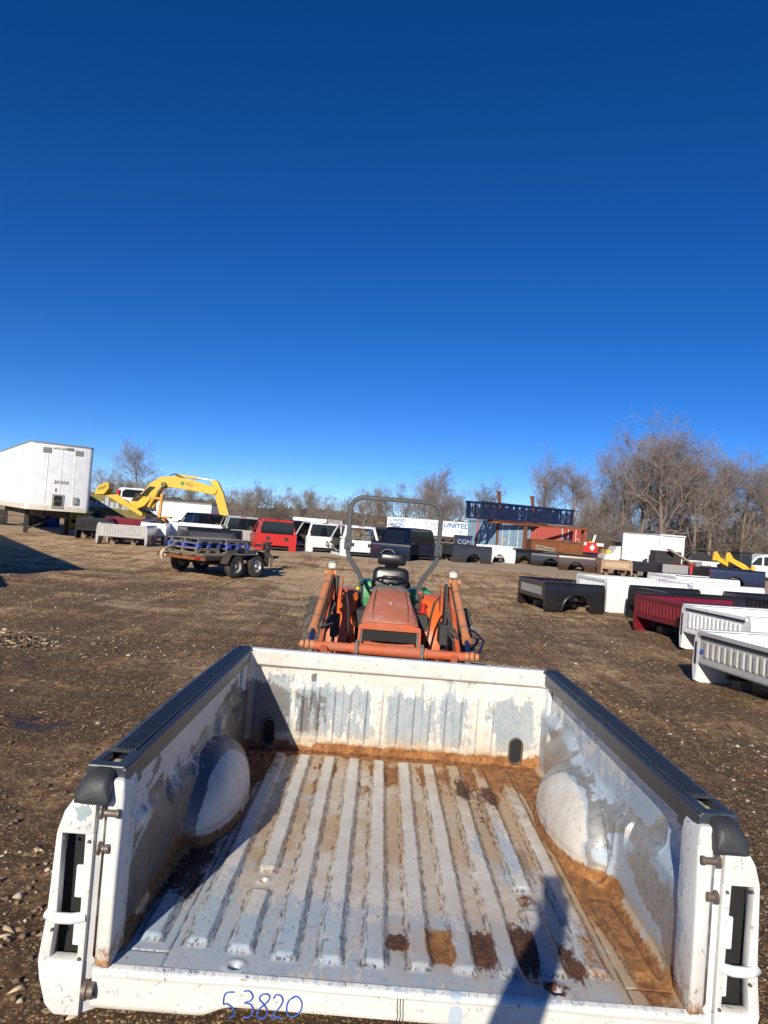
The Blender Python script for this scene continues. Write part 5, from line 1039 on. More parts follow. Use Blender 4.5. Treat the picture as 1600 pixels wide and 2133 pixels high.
pallet('grey wooden pallet on top of the front stack beside the red cab', onft(-.2, .42, .948), R(-30), 'palletgrey')
sp = thing('tow_strap', 'frayed cream tow strap hanging over the rear edge of the pallet trailer', 'strap', onft(-.62, -1.3, .665), R(-30))
MB().tube([(.42, .75, .44), (.25, .35, .42), (.08, .02, .26), (.0, -.16, .10), (-.02, -.30, .02)], [.018, .02, .025, .035, .045], 8).build('strap', MAT['seatgrey'], sp, smooth=60)
MB().tube([(-.02, -.30, .03), (-.05, -.36, -.05), (-.06, -.38, -.16), (-.02, -.37, -.27)], [.045, .06, .05, .02], 7).build('frayed_end', MAT['card'], sp, smooth=60)
# ================================================================== EXCAVATOR, CONTAINERS, STEEL TRUSS, SMALL MACHINES
EXX, EXY = -15.3, 46.0
ex = thing('excavator', 'big yellow excavator with folded boom behind the truck beds', 'excavator', (EXX, EXY, .35))
def exm():
    X = lambda a: a - EXX; Z = lambda z: z - .35
    def plate(name, pts, y0, y1, mt='excyellow', bev=.03, par=ex): return MB().prism([(X(a), Z(b)) for a, b in pts], y0, y1, 'y').build(name, MAT[mt], par, bev=bev)
    hs = plate('engine_house', [(-19.1, 1.0), (-19.1, 2.35), (-18.9, 2.50), (-17.6, 2.50), (-17.0, 2.30), (-15.3, 1.35), (-15.2, 1.0)], -.2, 2.6, 'exshade', .06)
    plate('counterweight', [(-20.2, 1.0), (-20.3, 1.4), (-20.2, 2.3), (-19.12, 2.35), (-19.12, 1.0)], -.15, 2.55, 'exshade', .12)
    plate('sloping_guard', [(-17.95, 2.50), (-17.2, 2.62), (-15.5, 1.55), (-15.45, 1.35), (-15.6, 1.35)], -.32, -.21, 'excyellow', .02)
    cb = MB().prism([(X(-17.75), Z(2.2)), (X(-17.75), Z(2.9)), (X(-17.5), Z(3.12)), (X(-15.95), Z(3.14)), (X(-15.6), Z(2.5)), (X(-15.5), Z(1.7)), (X(-17.0), Z(1.7))], 1.0, 2.6, 'y').build('operator_cab', MAT['letterwhite'], ex, bev=.05)
    MB().prism([(X(-17.35), Z(2.5)), (X(-17.35), Z(2.85)), (X(-17.15), Z(3.02)), (X(-16.0), Z(3.02)), (X(-15.8), Z(2.5))], .96, 1.0, 'y').build('cab_window', MAT['glass'], cb)
    MB().cyl((X(-17.62), .9, Z(2.52)), (X(-17.58), .9, Z(2.95)), .11).build('extinguisher', MAT['red'], ex, smooth=40)
    # block letters on the house side: pale worn lettering
    for k, (a, w, h, z) in enumerate([(-18.95, .22, .34, 1.75), (-18.6, .22, .34, 1.75), (-18.25, .20, .34, 1.75), (-17.98, .24, .66, 1.75), (-17.62, .22, .34, 1.75), (-17.3, .22, .34, 1.75), (-16.85, .20, .34, 1.72), (-16.5, .20, .34, 1.72)]):
        l = MB().bb(X(a), X(a) + w, -.215, -.202, Z(z), Z(z + h)).build('painted_letter', MAT['letterpale'], hs); MB().bb(X(a) - .06, X(a) + w + .06, -.214, -.203, Z(z) - .05, Z(z) + .04).build('letter_foot', MAT['letterpale'], l)
    # boom and stick
    bm = plate('boom', [(-16.6, 2.15), (-15.75, 2.95), (-15.35, 3.5), (-14.7, 3.98), (-13.9, 4.10), (-12.57, 3.93), (-11.3, 3.62), (-10.95, 3.40), (-11.09, 3.06), (-12.5, 3.24), (-14.05, 3.36), (-14.5, 3.20), (-15.0, 2.78), (-15.6, 2.0), (-16.2, 1.7)], .25, .75)
    plate('stick', [(-11.45, 3.98), (-11.15, 4.08), (-10.95, 3.95), (-10.55, 3.25), (-9.95, 1.55), (-10.2, 1.2), (-10.55, 1.45), (-11.12, 3.1)], .3, .7)
    MB().cyl((X(-13.8), .5, Z(4.16)), (X(-12.2), .5, Z(4.10)), .10).build('stick_cylinder', MAT['excyellow'], ex, smooth=40); MB().cyl((X(-12.2), .5, Z(4.10)), (X(-11.3), .5, Z(4.02)), .05).build('cylinder_rod', MAT['chrome'], ex, smooth=40)
    for y in (.1, .9):
        MB().cyl((X(-15.25), y, Z(1.95)), (X(-14.8), y, Z(2.95)), .11).build('boom_cylinder', MAT['excyellow'], ex, smooth=40); MB().cyl((X(-14.8), y, Z(2.95)), (X(-14.4), y, Z(3.5)), .055).build('cylinder_rod', MAT['chrome'], ex, smooth=40)
    MB().cyl((X(-14.4), -.02, Z(3.5)), (X(-14.4), 1.02, Z(3.5)), .16).build('pivot', MAT['exshade'], ex, smooth=40); MB().cyl((X(-11.15), .2, Z(3.3)), (X(-11.15), .8, Z(3.3)), .17).build('pivot', MAT['excyellow'], ex, smooth=40)
    for k in range(4): MB().tube([(X(-16.4 + .1 * k), .2, Z(2.3)), (X(-16.1 + .12 * k), .1, Z(2.75)), (X(-15.8 + .1 * k), .15, Z(2.7)), (X(-15.6 + .1 * k), .2, Z(3.0)), (X(-15.3 + .1 * k), .22, Z(3.3))], .035, 6).build('hydraulic_hose', MAT['hose'], ex, smooth=60)
    MB().tube([(X(-14.1), .3, Z(4.12)), (X(-13.8), .3, Z(4.26)), (X(-13.4), .3, Z(4.12)), (X(-13.2), .3, Z(4.05))], .04, 6).build('hydraulic_hose', MAT['hose'], ex, smooth=60)
    text('KLL', .30, MAT['letterblack'], bm, face_mat((X(-12.75), .24, Z(3.62)), (1, 0, -.18)), 'boom_lettering', .004); MB().bb(X(-13.35), X(-13.12), .238, .246, Z(3.55), Z(3.78)).build('boom_sticker', MAT['green'], bm)
    # bucket standing on the house (yellow basket with bars)
    bk = plate('bucket', [(-18.8, 2.50), (-18.6, 3.05), (-18.1, 3.36), (-17.9, 3.30), (-17.88, 2.95), (-18.15, 2.55)], -.05, .9)
    for k in range(5): MB().bar((X(-18.55 + .11 * k), -.06, Z(2.78 + .04 * k)), (X(-18.5 + .11 * k), -.06, Z(3.0 + .045 * k)), .05, .02).build('basket_slot', MAT['interior'], bk)
    for y in (.1, 2.3):
        MB().prism([(X(-19.6), .05), (X(-19.8), .35), (X(-19.6), .62), (X(-15.4), .62), (X(-15.2), .35), (X(-15.4), .05)], y - .3, y + .3, 'y').build('track', MAT['machine'], ex, bev=.05)
    MB().bb(X(-18.6), X(-16.2), .3, 2.1, .3, .68).build('undercarriage', MAT['machine'], ex)
exm()
# old orange tractor behind the row
ot = thing('old_tractor', 'old orange yellow tractor with tall post right of the excavator', 'tractor', (-14.0, 44, .35))
MB().bb(-.3, .6, -.3, .3, .55, .95).build('engine', MAT['orangeyel'], ot, bev=.05); MB().bar((.15, 0, .9), (.22, 0, 2.5), .16, .2).build('mast_post', MAT['orangeyel'], ot, bev=.01); MB().bb(-.55, .30, -.05, .05, 2.12, 2.26).build('mast_arm', MAT['orangeyel'], ot, bev=.01)
for s in (-1, 1): MB().lathe([(.2, -.14), (.5, -.16), (.53, .0), (.5, .16), (.2, .14)], (.15, s * .6, .52), 'y', 22).build('wheel', MAT['tyre'], ot, smooth=40)
MB().tube([(-.15 + .16 * math.cos(a), 0, 1.28 + .16 * math.sin(a)) for a in [2 * math.pi * k / 16 for k in range(17)]], .02, 6, False).build('steering_wheel', MAT['interior'], ot); MB().bar((-.3, 0, .9), (-.32, 0, 1.55), .04).build('exhaust_pipe', MAT['interior'], ot); MB().bb(.4, .9, -.25, .25, 1.0, 1.12).build('rear_cowl', MAT['orangeyel'], ot, bev=.03)
# things glimpsed below the white semi trailer
yb = thing('backhoe', 'yellow loader backhoe seen under the white semi trailer', 'backhoe', (-17.6, 41.5, .35), R(10))
MB().bb(-.5, .5, -.4, 1.6, .5, 1.05).build('chassis', MAT['excyellow'], yb, bev=.05); MB().bar((-.6, -.8, .2), (-.2, -.3, 1.2), .2).build('dipper_arm', MAT['excyellow'], yb); MB().bar((.5, -.9, .15), (.15, -.3, 1.2), .18).build('stabiliser_leg', MAT['excyellow'], yb); MB().bb(-.55, .35, -1.1, -.7, .05, .35).build('bucket', MAT['orangeyel'], yb, bev=.04)
for s in (-1, 1): MB().lathe([(.2, -.16), (.55, -.18), (.58, .0), (.55, .18), (.2, .16)], (s * .75, .9, .57), 'x', 22).build('wheel', MAT['tyre'], yb, smooth=40)
bt = thing('blue_tank', 'blue plastic tank under the white semi trailer', 'tank', (-19.6, 42, .35)); MB().lathe([(.45, 0), (.5, .05), (.5, .75), (.4, .85), (.15, .9)], n=22).build('tank_body', MAT['blueplastic'], bt, smooth=40); MB().lathe([(.16, .9), (.16, .97), (.1, .98)], n=16).build('lid', MAT['letterwhite'], bt, smooth=40)
dr = thing('blue_drum', 'blue plastic drum between the white box and the excavator arm', 'drum', (-10.6, 43, .35)); MB().lathe([(.28, 0), (.30, .05), (.30, .4), (.32, .42), (.30, .44), (.30, .85), (.26, .9)], n=20).build('drum_body', MAT['blueplastic'], dr, smooth=40); MB().lathe([(.29, .9), (.29, .93), (.25, .94)], n=20).build('lid', MAT['letterwhite'], dr, smooth=40); dr.scale = (1, 1, 1.4)

# ---- shipping containers
for k, c in dict(contblue=(.17, .29, .40), contred=(.36, .045, .028)).items(): MAT[k] = paint(k, c, .55, .45, (.20, .13, .09), 1.5, streak=.5, chips=.02, chipc=(.16, .06, .03))
def container(label, loc, rz, mt, L=6.06, doors=True, marks=()):
    t = thing('shipping_container', label, 'container', loc, rz, 'shipping containers'); W, H = 2.44, 2.59; h = W / 2; m = MAT[mt]
    for s in (-1, 1):
        n = int(L / .28); pts = []
        for k in range(n):
            y = .1 + (L - .2) * k / n; w = (L - .2) / n; pts += [(y, 0), (y + .28 * w, 0), (y + .45 * w, -.045), (y + .78 * w, -.045), (y + .95 * w, 0)]
        pts.append((L - .1, 0)); MB().loft([[(s * (h - .02 + d), y, z) for y, d in pts] for z in (.16, H - .12)], cap=False, closed=False).build('side_panel', m, t)
        MB().bb(s * (h - .10), s * h, .0, L, 0, .16).build('bottom_rail', m, t); MB().bb(s * (h - .10), s * h, 0, L, H - .12, H).build('top_rail', m, t)
        for y in (0, L - .12): MB().bb(s * (h - .14), s * (h + .002), y, y + .12, .002, H - .002).build('corner_post', MAT['rustred'] if mt == 'contblue' and s < 0 and y == 0 else m, t)
    MB().bb(-h + .02, h - .02, .02, L - .02, H - .09, H - .03).build('roof', m, t); MB().bb(-h + .02, h - .02, .02, L - .02, .1, .15).build('floor', m, t); MB().bb(-h + .1, h - .1, L - .08, L - .03, .12, H - .1).build('rear_end', m, t)
    MB().bb(-h + .14, h - .14, .01, .11, H - .14, H - .001).build('door_header', m, t); MB().bb(-h + .14, h - .14, .01, .11, .003, .12).build('door_sill', m, t)
    if doors:
        for s in (-1, 1):
            d = MB().bb(s * .01, s * (h - .15), .03, .07, .125, H - .145).build('door', m, t, bev=.008)
            for z in (.45, .95, 1.45, 1.95): MB().bb(s * .06, s * (h - .2), .022, .03, z, z + .34).build('door_pressing', m, d, bev=.004)
            for x in (.32, .80):
                MB().cyl((s * x, .0, .05), (s * x, .0, H - .06), .022, n=8).build('lock_rod', MAT['letterwhite'], d, smooth=40)
                for z in (.3, 1.1, 2.2): MB().bb(s * x - .05, s * x + .05, -.01, .03, z, z + .07).build('rod_keeper', MAT['letterwhite'], d)
            for z in (.3, .9, 1.5, 2.2): MB().bb(s * (h - .17), s * (h - .10), -.012, .02, z, z + .10).build('hinge', MAT['lampcase'], d)
    for (s_, size, x, z, c) in marks: text(s_, size, MAT[c], t, face_mat((x, .008, z), (1, 0, 0)), 'lettering', .003, 1, .01 if size > .4 else 0)
    return t
bc = container('faded grey blue shipping container with doors facing the yard', (8.90, 48.25, .35), R(12), 'contblue', marks=[('CMAU 151', .14, .62, 2.25, 'letterwhite'), ('22G1', .12, .62, 2.05, 'letterwhite'), ('CMA', .16, -.62, 2.1, 'letterwhite')])
MB().lathe([(.12, 0), (.12, -.008)], (-.1 - .45, .012, .75), 'y', 20).build('round_sticker', MAT['letterwhite'], bc); MB().add([(-.75, .012, 1.25), (-.55, .012, 1.25), (-.65, .012, 1.45), (-.75, .016, 1.25), (-.55, .016, 1.25), (-.65, .016, 1.45)], [(0, 1, 2), (5, 4, 3), (0, 3, 4, 1), (1, 4, 5, 2), (2, 5, 3, 0)]).build('warning_triangle', MAT['yellow'], bc)
rc_ = container('red shipping container with white ZIM lettering on its doors', (15.0, 56.3, .35), R(9), 'contred', marks=[('ZIM', .62, -.55, 1.55, 'letterwhite'), ('ZCSU 258', .16, .62, 1.75, 'letterwhite'), ('22G1', .15, .62, 1.5, 'letterwhite')])
container('dark red shipping container behind the rusty steel bin', (13.0, 51.6, .35), R(76), 'contred', marks=[('ZIMU 25', .17, .55, 1.9, 'letterwhite')], doors=True)
cg = thing('steel_bin', 'low navy steel bin marked CGM beside the grey blue container', 'steel bin', (5.35, 46.6, .35)); b_ = MB().prism([(-.52, .0), (-.55, 1.35), (.55, 1.35), (.52, .0)], 0, 1.4, 'y').build('bin_body', MAT['navy'], cg, bev=.01); MB().bb(-.6, .6, -.04, .04, 1.30, 1.40).build('rim', MAT['navy'], b_, bev=.01); text('CGM', .42, MAT['letterpale'], b_, face_mat((.05, -.012, .95), (1, 0, 0)), 'lettering', .004)
for x in (-.42, .42): MB().bb(x - .03, x + .03, -.03, .0, .05, 1.3).build('bin_rib', MAT['navy'], b_)
# ---- navy truss on top of the containers
tx0, ty0, tx1, ty1 = 6.45, 46.4, 14.0, 53.0; tl = math.hypot(tx1 - tx0, ty1 - ty0)
ts = thing('steel_truss', 'long navy blue lattice steel truss lying on top of the containers', 'steel truss', (tx0, ty0, 2.98), math.atan2(ty1 - ty0, tx1 - tx0))
MAT['trussnavy'] = paint('truss_navy', (.010, .018, .060), .5, .06, (.04, .04, .06), 2)
ts.rotation_euler[1] = R(-1.1); h = 1.02
for y in (0, 1.3):
    for z in (0, h): MB().bb(-.25 if z else -.1, tl + .25 if z else tl + .1, y - .09, y + .09, z - .07, z + .07).build('chord', MAT['trussnavy'], ts, bev=.01)
n = 14
for k in range(n + 1):
    x = tl * k / n; heavy = k in (0, n)
    for y in (0, 1.3): MB().bb(x - (.16 if heavy else .045), x + (.16 if heavy else .045), y - .05, y + .05, .07, h - .07).build('post', MAT['trussnavy'], ts)
    MB().bb(x - .05, x + .05, .09, 1.21, -.05, .05).build('cross_tie', MAT['trussnavy'], ts)
    if k < n:
        w = tl / n
        for y in (0, 1.3):
            MB().bar((x, y, .07), (x + w, y, h - .07), .05, .05).build('diagonal', MAT['trussnavy'], ts); MB().bar((x, y + .01, h - .07), (x + w, y + .01, .07), .05, .05).build('diagonal', MAT['trussnavy'], ts)
            for j in range(1, 6): MB().bar((x + w * j / 6, y - .03, .08), (x + w * j / 6, y - .03, h - .08 if (j + k) % 2 else h * .72), .045, .03).build('rail_bar', MAT['trussnavy'], ts)
rbm = thing('support_beam', 'rusty steel beam under the left half of the navy truss', 'steel beam', (6.9, 47.0, 2.72)); MB().bb(0, 4.6, -.12, .12, .0, .03).bb(0, 4.6, -.12, .12, .19, .22).bb(0, 4.6, -.015, .015, .03, .19).build('i_beam', MAT['rustred'], rbm); rbm.rotation_euler = (0, 0, R(20)); rbm.location.z = 2.945 - .22
rbm2 = thing('support_frame', 'rusty steel frame bridging from the blue container towards the red one', 'steel frame', (9.6, 48.0, .35), R(24))
MB().bb(-.1, 5.4, -.1, .1, 2.42, 2.56).build('top_beam', MAT['rustred'], rbm2, bev=.01); MB().bb(-.08, .10, -.08, .08, 0, 2.42).build('post', MAT['rustred'], rbm2); MB().bb(5.1, 5.28, .3, .46, 0, 2.56).build('post', MAT['rustred'], rbm2)
for i, (x, y, lab) in enumerate(((8.0, 48.5, 'leftmost rusty upright standing behind the navy truss'), (10.9, 51.2, 'second rusty upright standing behind the navy truss'))):
    u = thing('steel_upright', lab, 'steel post', (x, y, 2.95), R(40)); MB().bar((0, 0, 0), (-.55 if i else -.45, 0, 1.95), .16, .20).build('post_web', MAT['rustred'], u, bev=.01); MB().box((-.5 if i else -.42, 0, 1.9), (.26, .24, .16)).build('post_cap', MAT['rustred'], u, bev=.01)
# rusty bin and pallet
rb_ = thing('steel_dumpster', 'brown rusty steel dumpster in front of the red containers', 'dumpster', (11.0, 44.6, .35))
bd = MB().prism([(-1.6, 0), (-1.62, 1.52), (1.62, 1.52), (1.6, 0)], 0, 1.8, 'y').build('bin_body', MAT['rustred'], rb_, bev=.01); MB().bb(-1.68, 1.68, -.05, .05, 1.45, 1.56).build('rim', MAT['rustred'], bd, bev=.01)
for x in (-1.55, 1.55): MB().bb(x - .05, x + .05, -.05, .0, .05, 1.45).build('bin_rib', MAT['rustred'], bd)
MB().bb(-.02, .02, -.02, .0, .05, 1.45).build('plate_seam', MAT['rustred'], bd)
pl = pallet('pale wooden pallet leaning upright against the rusty dumpster', (10.15, 44.35, .95), 0, 'palletwood'); pl.rotation_euler = (R(82), R(8), 0); pl['group'] = 'pallet leaning on the dumpster'
# red generator
rg = thing('generator', 'red machine housing with white diamond and round port on a trailer', 'generator', (16.15, 54.5, .35))
bd = MB().bb(-.85, .85, 0, 1.2, .82, 1.60).build('housing', MAT['red'], rg, bev=.03); MB().bb(.30, .855, -.012, 1.21, 1.36, 1.59).build('white_panel', MAT['letterwhite'], bd, bev=.01); MB().bb(-.86, -.45, -.012, .3, 1.36, 1.59).build('white_panel', MAT['letterwhite'], bd, bev=.01)
MB().prism([(-.02, .95), (-.24, 1.21), (-.02, 1.47), (.20, 1.21)], -.015, -.003, 'y').build('white_diamond', MAT['letterwhite'], bd); MB().lathe([(.22, 0), (.22, -.05), (.16, -.06), (.15, -.01)], (.60, 0, 1.12), 'y', 20).build('round_port', MAT['interior'], bd, smooth=40)
MB().bar((.15, .5, 1.6), (.3, .5, 2.2), .16).build('exhaust', MAT['letterwhite'], bd, bev=.02); MB().bb(-.2, .1, .3, .7, 1.6, 1.68).build('yellow_cap', MAT['yellow'], bd); MB().bb(-1.2, 1.2, .1, 1.1, .62, .80).build('trailer_frame', MAT['navy'], rg); MB().bb(-1.05, -.80, -.1, .2, .7, 1.62).build('white_post', MAT['letterwhite'], rg)
for s in (-1, 1): MB().lathe([(.18, -.1), (.32, -.1), (.34, 0), (.32, .1), (.18, .1)], (s * .5, .0, .34), 'y', 18).build('wheel', MAT['tyre'], rg, smooth=40)
# yellow loader and white van beside the box body
yl = thing('wheel_loader', 'small yellow loader with dark cab left of the white box body', 'loader', (16.75, 51, .35)); MB().prism([(-.65, .2), (-.6, 1.15), (.1, 1.2), (.2, .75), (.6, .7), (.6, .3)], 0, 1.4, 'y').build('loader_body', MAT['excyellow'], yl, bev=.03); MB().bb(.05, .60, .3, 1.1, 1.15, 1.75).build('loader_cab', MAT['glass'], yl, bev=.04); MB().bb(.0, .65, .25, 1.15, 1.75, 1.82).build('cab_roof', MAT['interior'], yl, bev=.02)
for x in (-.35, .5): MB().lathe([(.15, -.1), (.3, -.11), (.32, 0), (.3, .11), (.15, .1)], (x, -.05, .32), 'y', 18).build('wheel', MAT['tyre'], yl, smooth=40)
# white box truck
bx = thing('box_truck', 'white box truck body with open rear edge turned to the yard', 'box truck', (18.95, 48.5, .35), R(0))
def boxt():
    c, r_, l_ = (0, 0), (1.85, .55), (-2.0, 1.6)
    side = MB().add([(l_[0], l_[1], .55), (0, 0, .55), (0, 0, 2.45), (l_[0], l_[1], 2.45), (l_[0] + .5, l_[1] + 2, .55), (r_[0], r_[1], .55), (r_[0], r_[1], 2.45), (l_[0] + .5, l_[1] + 2, 2.45)], [(0, 1, 2, 3), (1, 5, 6, 2), (5, 4, 7, 6), (4, 0, 3, 7), (3, 2, 6, 7), (0, 4, 5, 1)]).build('body', MAT['trailwhite'], bx, bev=.02)
    MB().bar((0, -.02, .5), (0, -.02, 2.46), .10).build('corner_post', MAT['letterwhite'], side); MB().bar((r_[0], r_[1] - .02, .9), (r_[0], r_[1] - .02, 2.46), .08).build('corner_post', MAT['letterwhite'], side)
    MB().bar((-.02, -.04, 2.50), (r_[0] + .08, r_[1] - .04, 2.50), .10).build('header', MAT['letterwhite'], side); MB().bar((0, -.02, 2.49), (l_[0], l_[1], 2.49), .08).build('roof_edge', MAT['trailgrey'], side)
    MB().bar((.1, -.01, .9), (1.7, .46, .9), .05, 1.0).build('underride_gap', MAT['interior'], side)
    for p in ((-.5, .6), (1.1, .7)): MB().lathe([(.2, -.12), (.4, -.13), (.42, 0), (.4, .13), (.2, .12)], (p[0], p[1], .42), 'y', 18).build('wheel', MAT['tyre'], bx, smooth=40)
    MB().prism([(l_[0] - 1.2, .35), (l_[0] - 1.1, .8), (l_[0] - .6, .95), (l_[0] - .3, 1.45), (l_[0], 1.5), (l_[0], .35)], l_[1] + .2, l_[1] + 1.9, 'y').build('cab_shell', MAT['letterwhite'], bx, bev=.04)
boxt()
rp = thing('loading_ramp', 'weathered plank ramp leaning on the black crates beside the box body', 'ramp', (19.6, 46.9, .35)); MB().bar((-.75, 0, 1.55), (.75, -.2, .72), .55, .06).build('ramp_board', MAT['plankwood'], rp, bev=.006); MB().bar((-.75, -.28, 1.58), (.75, -.48, .75), .05, .10).build('ramp_edge', MAT['palletwood'], rp)
dc = thing('dark_crate', 'black crate holding up the plank ramp', 'crate', (18.95, 47.2, .35)); cb_ = MB().bb(-.75, .45, 0, 1.0, 0, 1.42).build('crate_body', MAT['interior'], dc, bev=.02)
for k in range(4): MB().bb(-.74, .44, -.02, .0, .1 + .34 * k, .34 + .34 * k).build('slat', MAT['liner'], cb_, bev=.005)
hp = thing('hoop_frame', 'black hooped frame with white sill between the box body and the loader', 'steel frame', (22.1, 49, .35)); MB().tube([(-1.25 + 2.5 * k / 14, 0, .95 + .85 * math.sin(math.pi * k / 14) ** .7) for k in range(15)], .06, 8).build('hoop', MAT['interior'], hp, smooth=60)
MB().tube([(-.3 + 1.6 * k / 10, .4, 1.65 - .9 * (k / 10) ** 2) for k in range(11)], .045, 8).build('rear_hoop', MAT['interior'], hp, smooth=60); MB().prism([(-1.0, .9), (-.7, 1.35), (.5, 1.4), (1.0, .95)], .1, .9, 'y').build('cowl', MAT['liner'], hp, bev=.05); MB().bb(-1.25, 1.2, -.1, 1.2, .80, .93).build('sill', MAT['letterwhite'], hp, bev=.03); MB().bb(-.9, .8, 0, .9, .42, .79).build('lower_body', MAT['rustred'], hp, bev=.05); MB().bb(-1.1, 1.1, .1, 1.0, 0, .42).build('base', MAT['machine'], hp, bev=.04)
wb = thing('white_cabinet', 'white bin with yellow hubs left of the compact loader', 'bin', (20.0, 43.0, .35)); b_ = MB().bb(-.55, .35, 0, .9, .1, .95).build('bin_body', MAT['letterwhite'], wb, bev=.04); MB().lathe([(.16, 0), (.16, -.03)], (-.15, 0, .62), 'y', 16).build('hub', MAT['interior'], b_); MB().bb(-.2, -.1, -.04, -.03, .5, .75).build('hub_bar', MAT['yellow'], b_); MB().bb(-.5, .3, .1, .8, 0, .1).build('base', MAT['interior'], wb)
sk = thing('skid_steer', 'yellow compact loader with black cab near the right edge', 'loader', (21.1, 41.5, .35))
MB().bb(-.10, .62, .1, 1.5, .35, 1.65).build('cab', MAT['interior'], sk, bev=.05); MB().bb(-.14, .66, .05, 1.55, 1.65, 1.74).build('cab_roof', MAT['liner'], sk, bev=.03); MB().bb(.0, .5, .085, .1, .9, 1.55).build('cab_window', MAT['glass'], sk)
for y in (0, 1.6): MB().prism([(-1.02, 1.10), (-.98, 1.60), (-.80, 1.66), (-.55, 1.30), (.15, 1.0), (.55, .70), (.45, .45), (.25, .62), (-.55, 1.0), (-.80, 1.12)], y - .07, y + .07, 'y').build('lift_arm', MAT['excyellow'], sk, bev=.01)
MB().bb(.45, .85, .1, 1.5, .40, .95).build('rear_cover', MAT['excyellow'], sk, bev=.05); MB().bb(-.7, .6, .15, 1.45, .15, .5).build('chassis', MAT['machine'], sk, bev=.03)
for x in (-.35, .4):
    for y in (-.02, 1.62): MB().lathe([(.15, -.12), (.36, -.13), (.38, 0), (.36, .13), (.15, .12)], (x, y, .38), 'y', 20).build('wheel', MAT['tyre'], sk, smooth=40)
vn = thing('white_van', 'white van with dark windows at the right edge behind the navy bed', 'van', (24.8, 46, .35), R(0))
MB().prism([(-1.35, .25), (-1.4, .75), (-1.0, .95), (-.45, 1.55), (.2, 1.72), (3.2, 1.72), (3.3, .25)], 0, 1.8, 'y').build('body', MAT['letterwhite'], vn, bev=.06, seg=3)
MB().prism([(-.85, .98), (-.42, 1.46), (-.15, 1.52), (-.15, .98)], -.012, -.002, 'y').build('front_window', MAT['glass'], vn); MB().prism([(-.02, .98), (-.02, 1.54), (.9, 1.56), (.9, .98)], -.012, -.002, 'y').build('side_window', MAT['glass'], vn); MB().bb(-1.42, -1.36, .2, 1.6, .35, .7).build('grille', MAT['interior'], vn, bev=.01)
for x in (-.75, 2.3): MB().lathe([(.18, -.1), (.33, -.1), (.35, 0), (.33, .1), (.18, .1)], (x, .02, .34), 'y', 20).build('wheel', MAT['tyre'], vn, smooth=40)
# wood scraps piled behind the dark cab
wp = thing('scrap_pile', 'heap of pale scrap wood behind the white doorless cab', 'scrap pile', (.4, 44, .35)); r9 = random.Random(3)
for k in range(22): MB().box((r9.uniform(-.9, .9), r9.uniform(-.4, .4), .3 + 1.5 * r9.random() * (1 - 0.0)), (r9.uniform(.3, .9), .1, .05), Matrix.Rotation(r9.uniform(-1, 1), 3, 'Y') @ Matrix.Rotation(r9.uniform(-1, 1), 3, 'Z')).build('scrap_board', MAT['palletwood'], wp)
MB().prism([(-1.1, 0), (1.1, 0), (.7, 1.4), (-.7, 1.4)], -.5, .5, 'y').build('heap', MAT['plankwood'], wp, bev=.1)
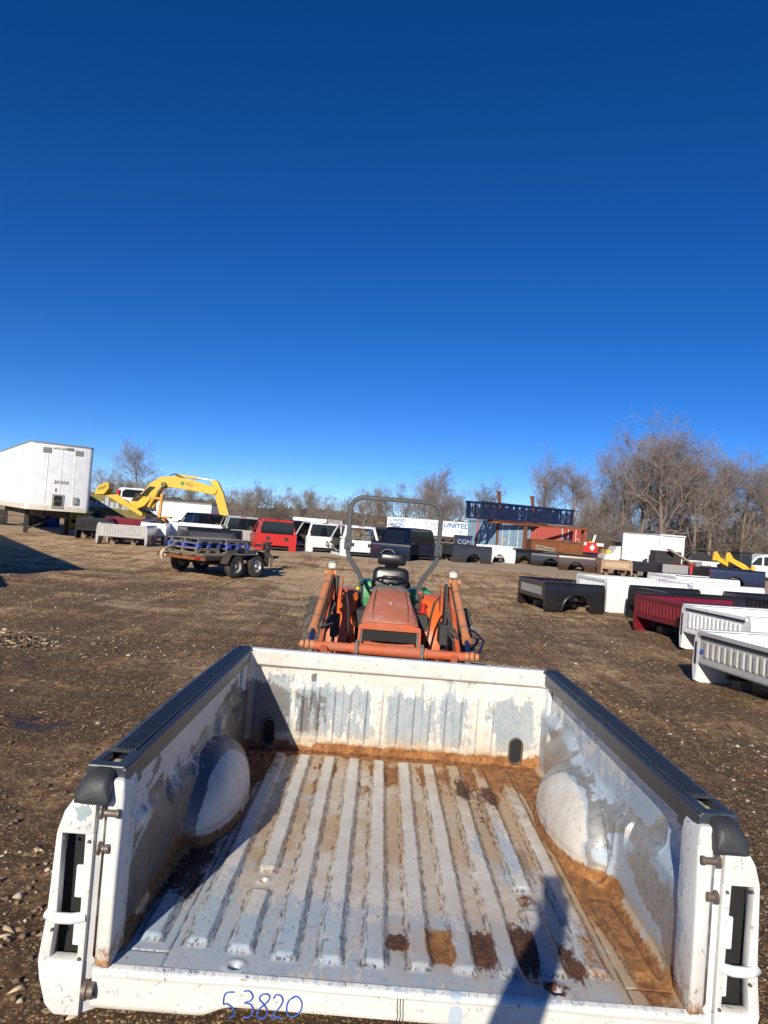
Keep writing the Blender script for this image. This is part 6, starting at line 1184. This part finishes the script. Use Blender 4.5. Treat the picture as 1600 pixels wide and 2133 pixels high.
# ================================================================== PERSON HOLDING THE PHONE (behind the camera, throws the long shadow into the bed)
def person():
    t = thing('person', 'person in dark jacket behind the tailgate holding up a phone, seen only as shadow', 'person', (-.34, -.42, 0))
    J = dict(pel=(0, 0, .86), sp=(0, .01, 1.05), ch=(0, .02, 1.25), nk=(0, .03, 1.40), hd=(0, .05, 1.50), tp=(0, .05, 1.565),
             rs=(.15, .02, 1.34), re=(.16, .16, 1.55), rw=(.285, .30, 1.735), rh=(.345, .355, 1.83), ls=(-.17, .02, 1.34), le=(-.24, -.02, 1.08), lw=(-.22, .10, .86), lh=(-.21, .13, .78),
             rp=(.09, 0, .82), rk=(.10, .02, .46), ra=(.10, -.02, .09), rt=(.11, .14, .04), lp=(-.09, 0, .82), lk=(-.10, .02, .46), la=(-.11, -.02, .09), lt=(-.12, .14, .04))
    E = [('pel', 'sp'), ('sp', 'ch'), ('ch', 'nk'), ('nk', 'hd'), ('hd', 'tp'), ('ch', 'rs'), ('rs', 're'), ('re', 'rw'), ('rw', 'rh'), ('ch', 'ls'), ('ls', 'le'), ('le', 'lw'), ('lw', 'lh'), ('pel', 'rp'), ('rp', 'rk'), ('rk', 'ra'), ('ra', 'rt'), ('pel', 'lp'), ('lp', 'lk'), ('lk', 'la'), ('la', 'lt')]
    rad = dict(pel=(.16, .12), sp=(.15, .11), ch=(.17, .12), nk=(.065, .065), hd=(.085, .10), tp=(.05, .06), rs=(.085, .085), re=(.080, .080), rw=(.062, .062), rh=(.060, .045), ls=(.085, .085), le=(.06, .06), lw=(.042, .042), lh=(.04, .028), rp=(.10, .10), rk=(.075, .075), ra=(.05, .05), rt=(.045, .035), lp=(.10, .10), lk=(.075, .075), la=(.05, .05), lt=(.045, .035))
    ks = list(J); me = bpy.data.meshes.new('body'); me.from_pydata([J[k] for k in ks], [(ks.index(a), ks.index(b)) for a, b in E], [])
    o = obj('body', me, t); md = o.modifiers.new('skin', 'SKIN'); md.use_smooth_shade = True
    for i, k in enumerate(ks): me.skin_vertices[0].data[i].radius = rad[k]
    me.skin_vertices[0].data[0].use_root = True; o.modifiers.new('sub', 'SUBSURF').levels = 2
    me.materials.append(plain('dark_jacket', (.03, .035, .05), .8))
    skin = plain('skin', (.55, .33, .24), .5)
    # fingers round the phone
    for k in range(4): z = 1.80 + .024 * k; MB().tube([(.335, .36, z), (.385, .385 - .004 * k, z + .002), (.395, .405, z + .004), (.365, .415, z + .004)], [.010, .010, .009, .007], 8).build('finger', skin, t, smooth=60)
    MB().tube([(.335, .34, 1.80), (.29, .37, 1.83), (.285, .395, 1.87)], [.013, .011, .008], 8).build('thumb', skin, t, smooth=60)
    hr = MB(); hr.lathe([(.03, .115), (.075, .095), (.098, .05), (.10, 0), (.085, -.03)], (0, .035, 1.49), n=20); hr.build('hair', plain('hair', (.04, .025, .018), .7), t, smooth=60)
    p = thing('phone', 'phone held upright in the raised hand behind the camera', 'phone', (0.0, -.028, 1.885), ROLL * 0); MB().bb(-.040, .040, -.004, .004, -.082, .082).build('phone_body', plain('phone_black', (.02, .02, .022), .3), p, bev=.003); p.rotation_euler = (0, -ROLL, 0)
    MB().bb(-.036, .036, -.006, -.0045, -.078, .078).build('screen', MAT['glass'], p)
person()
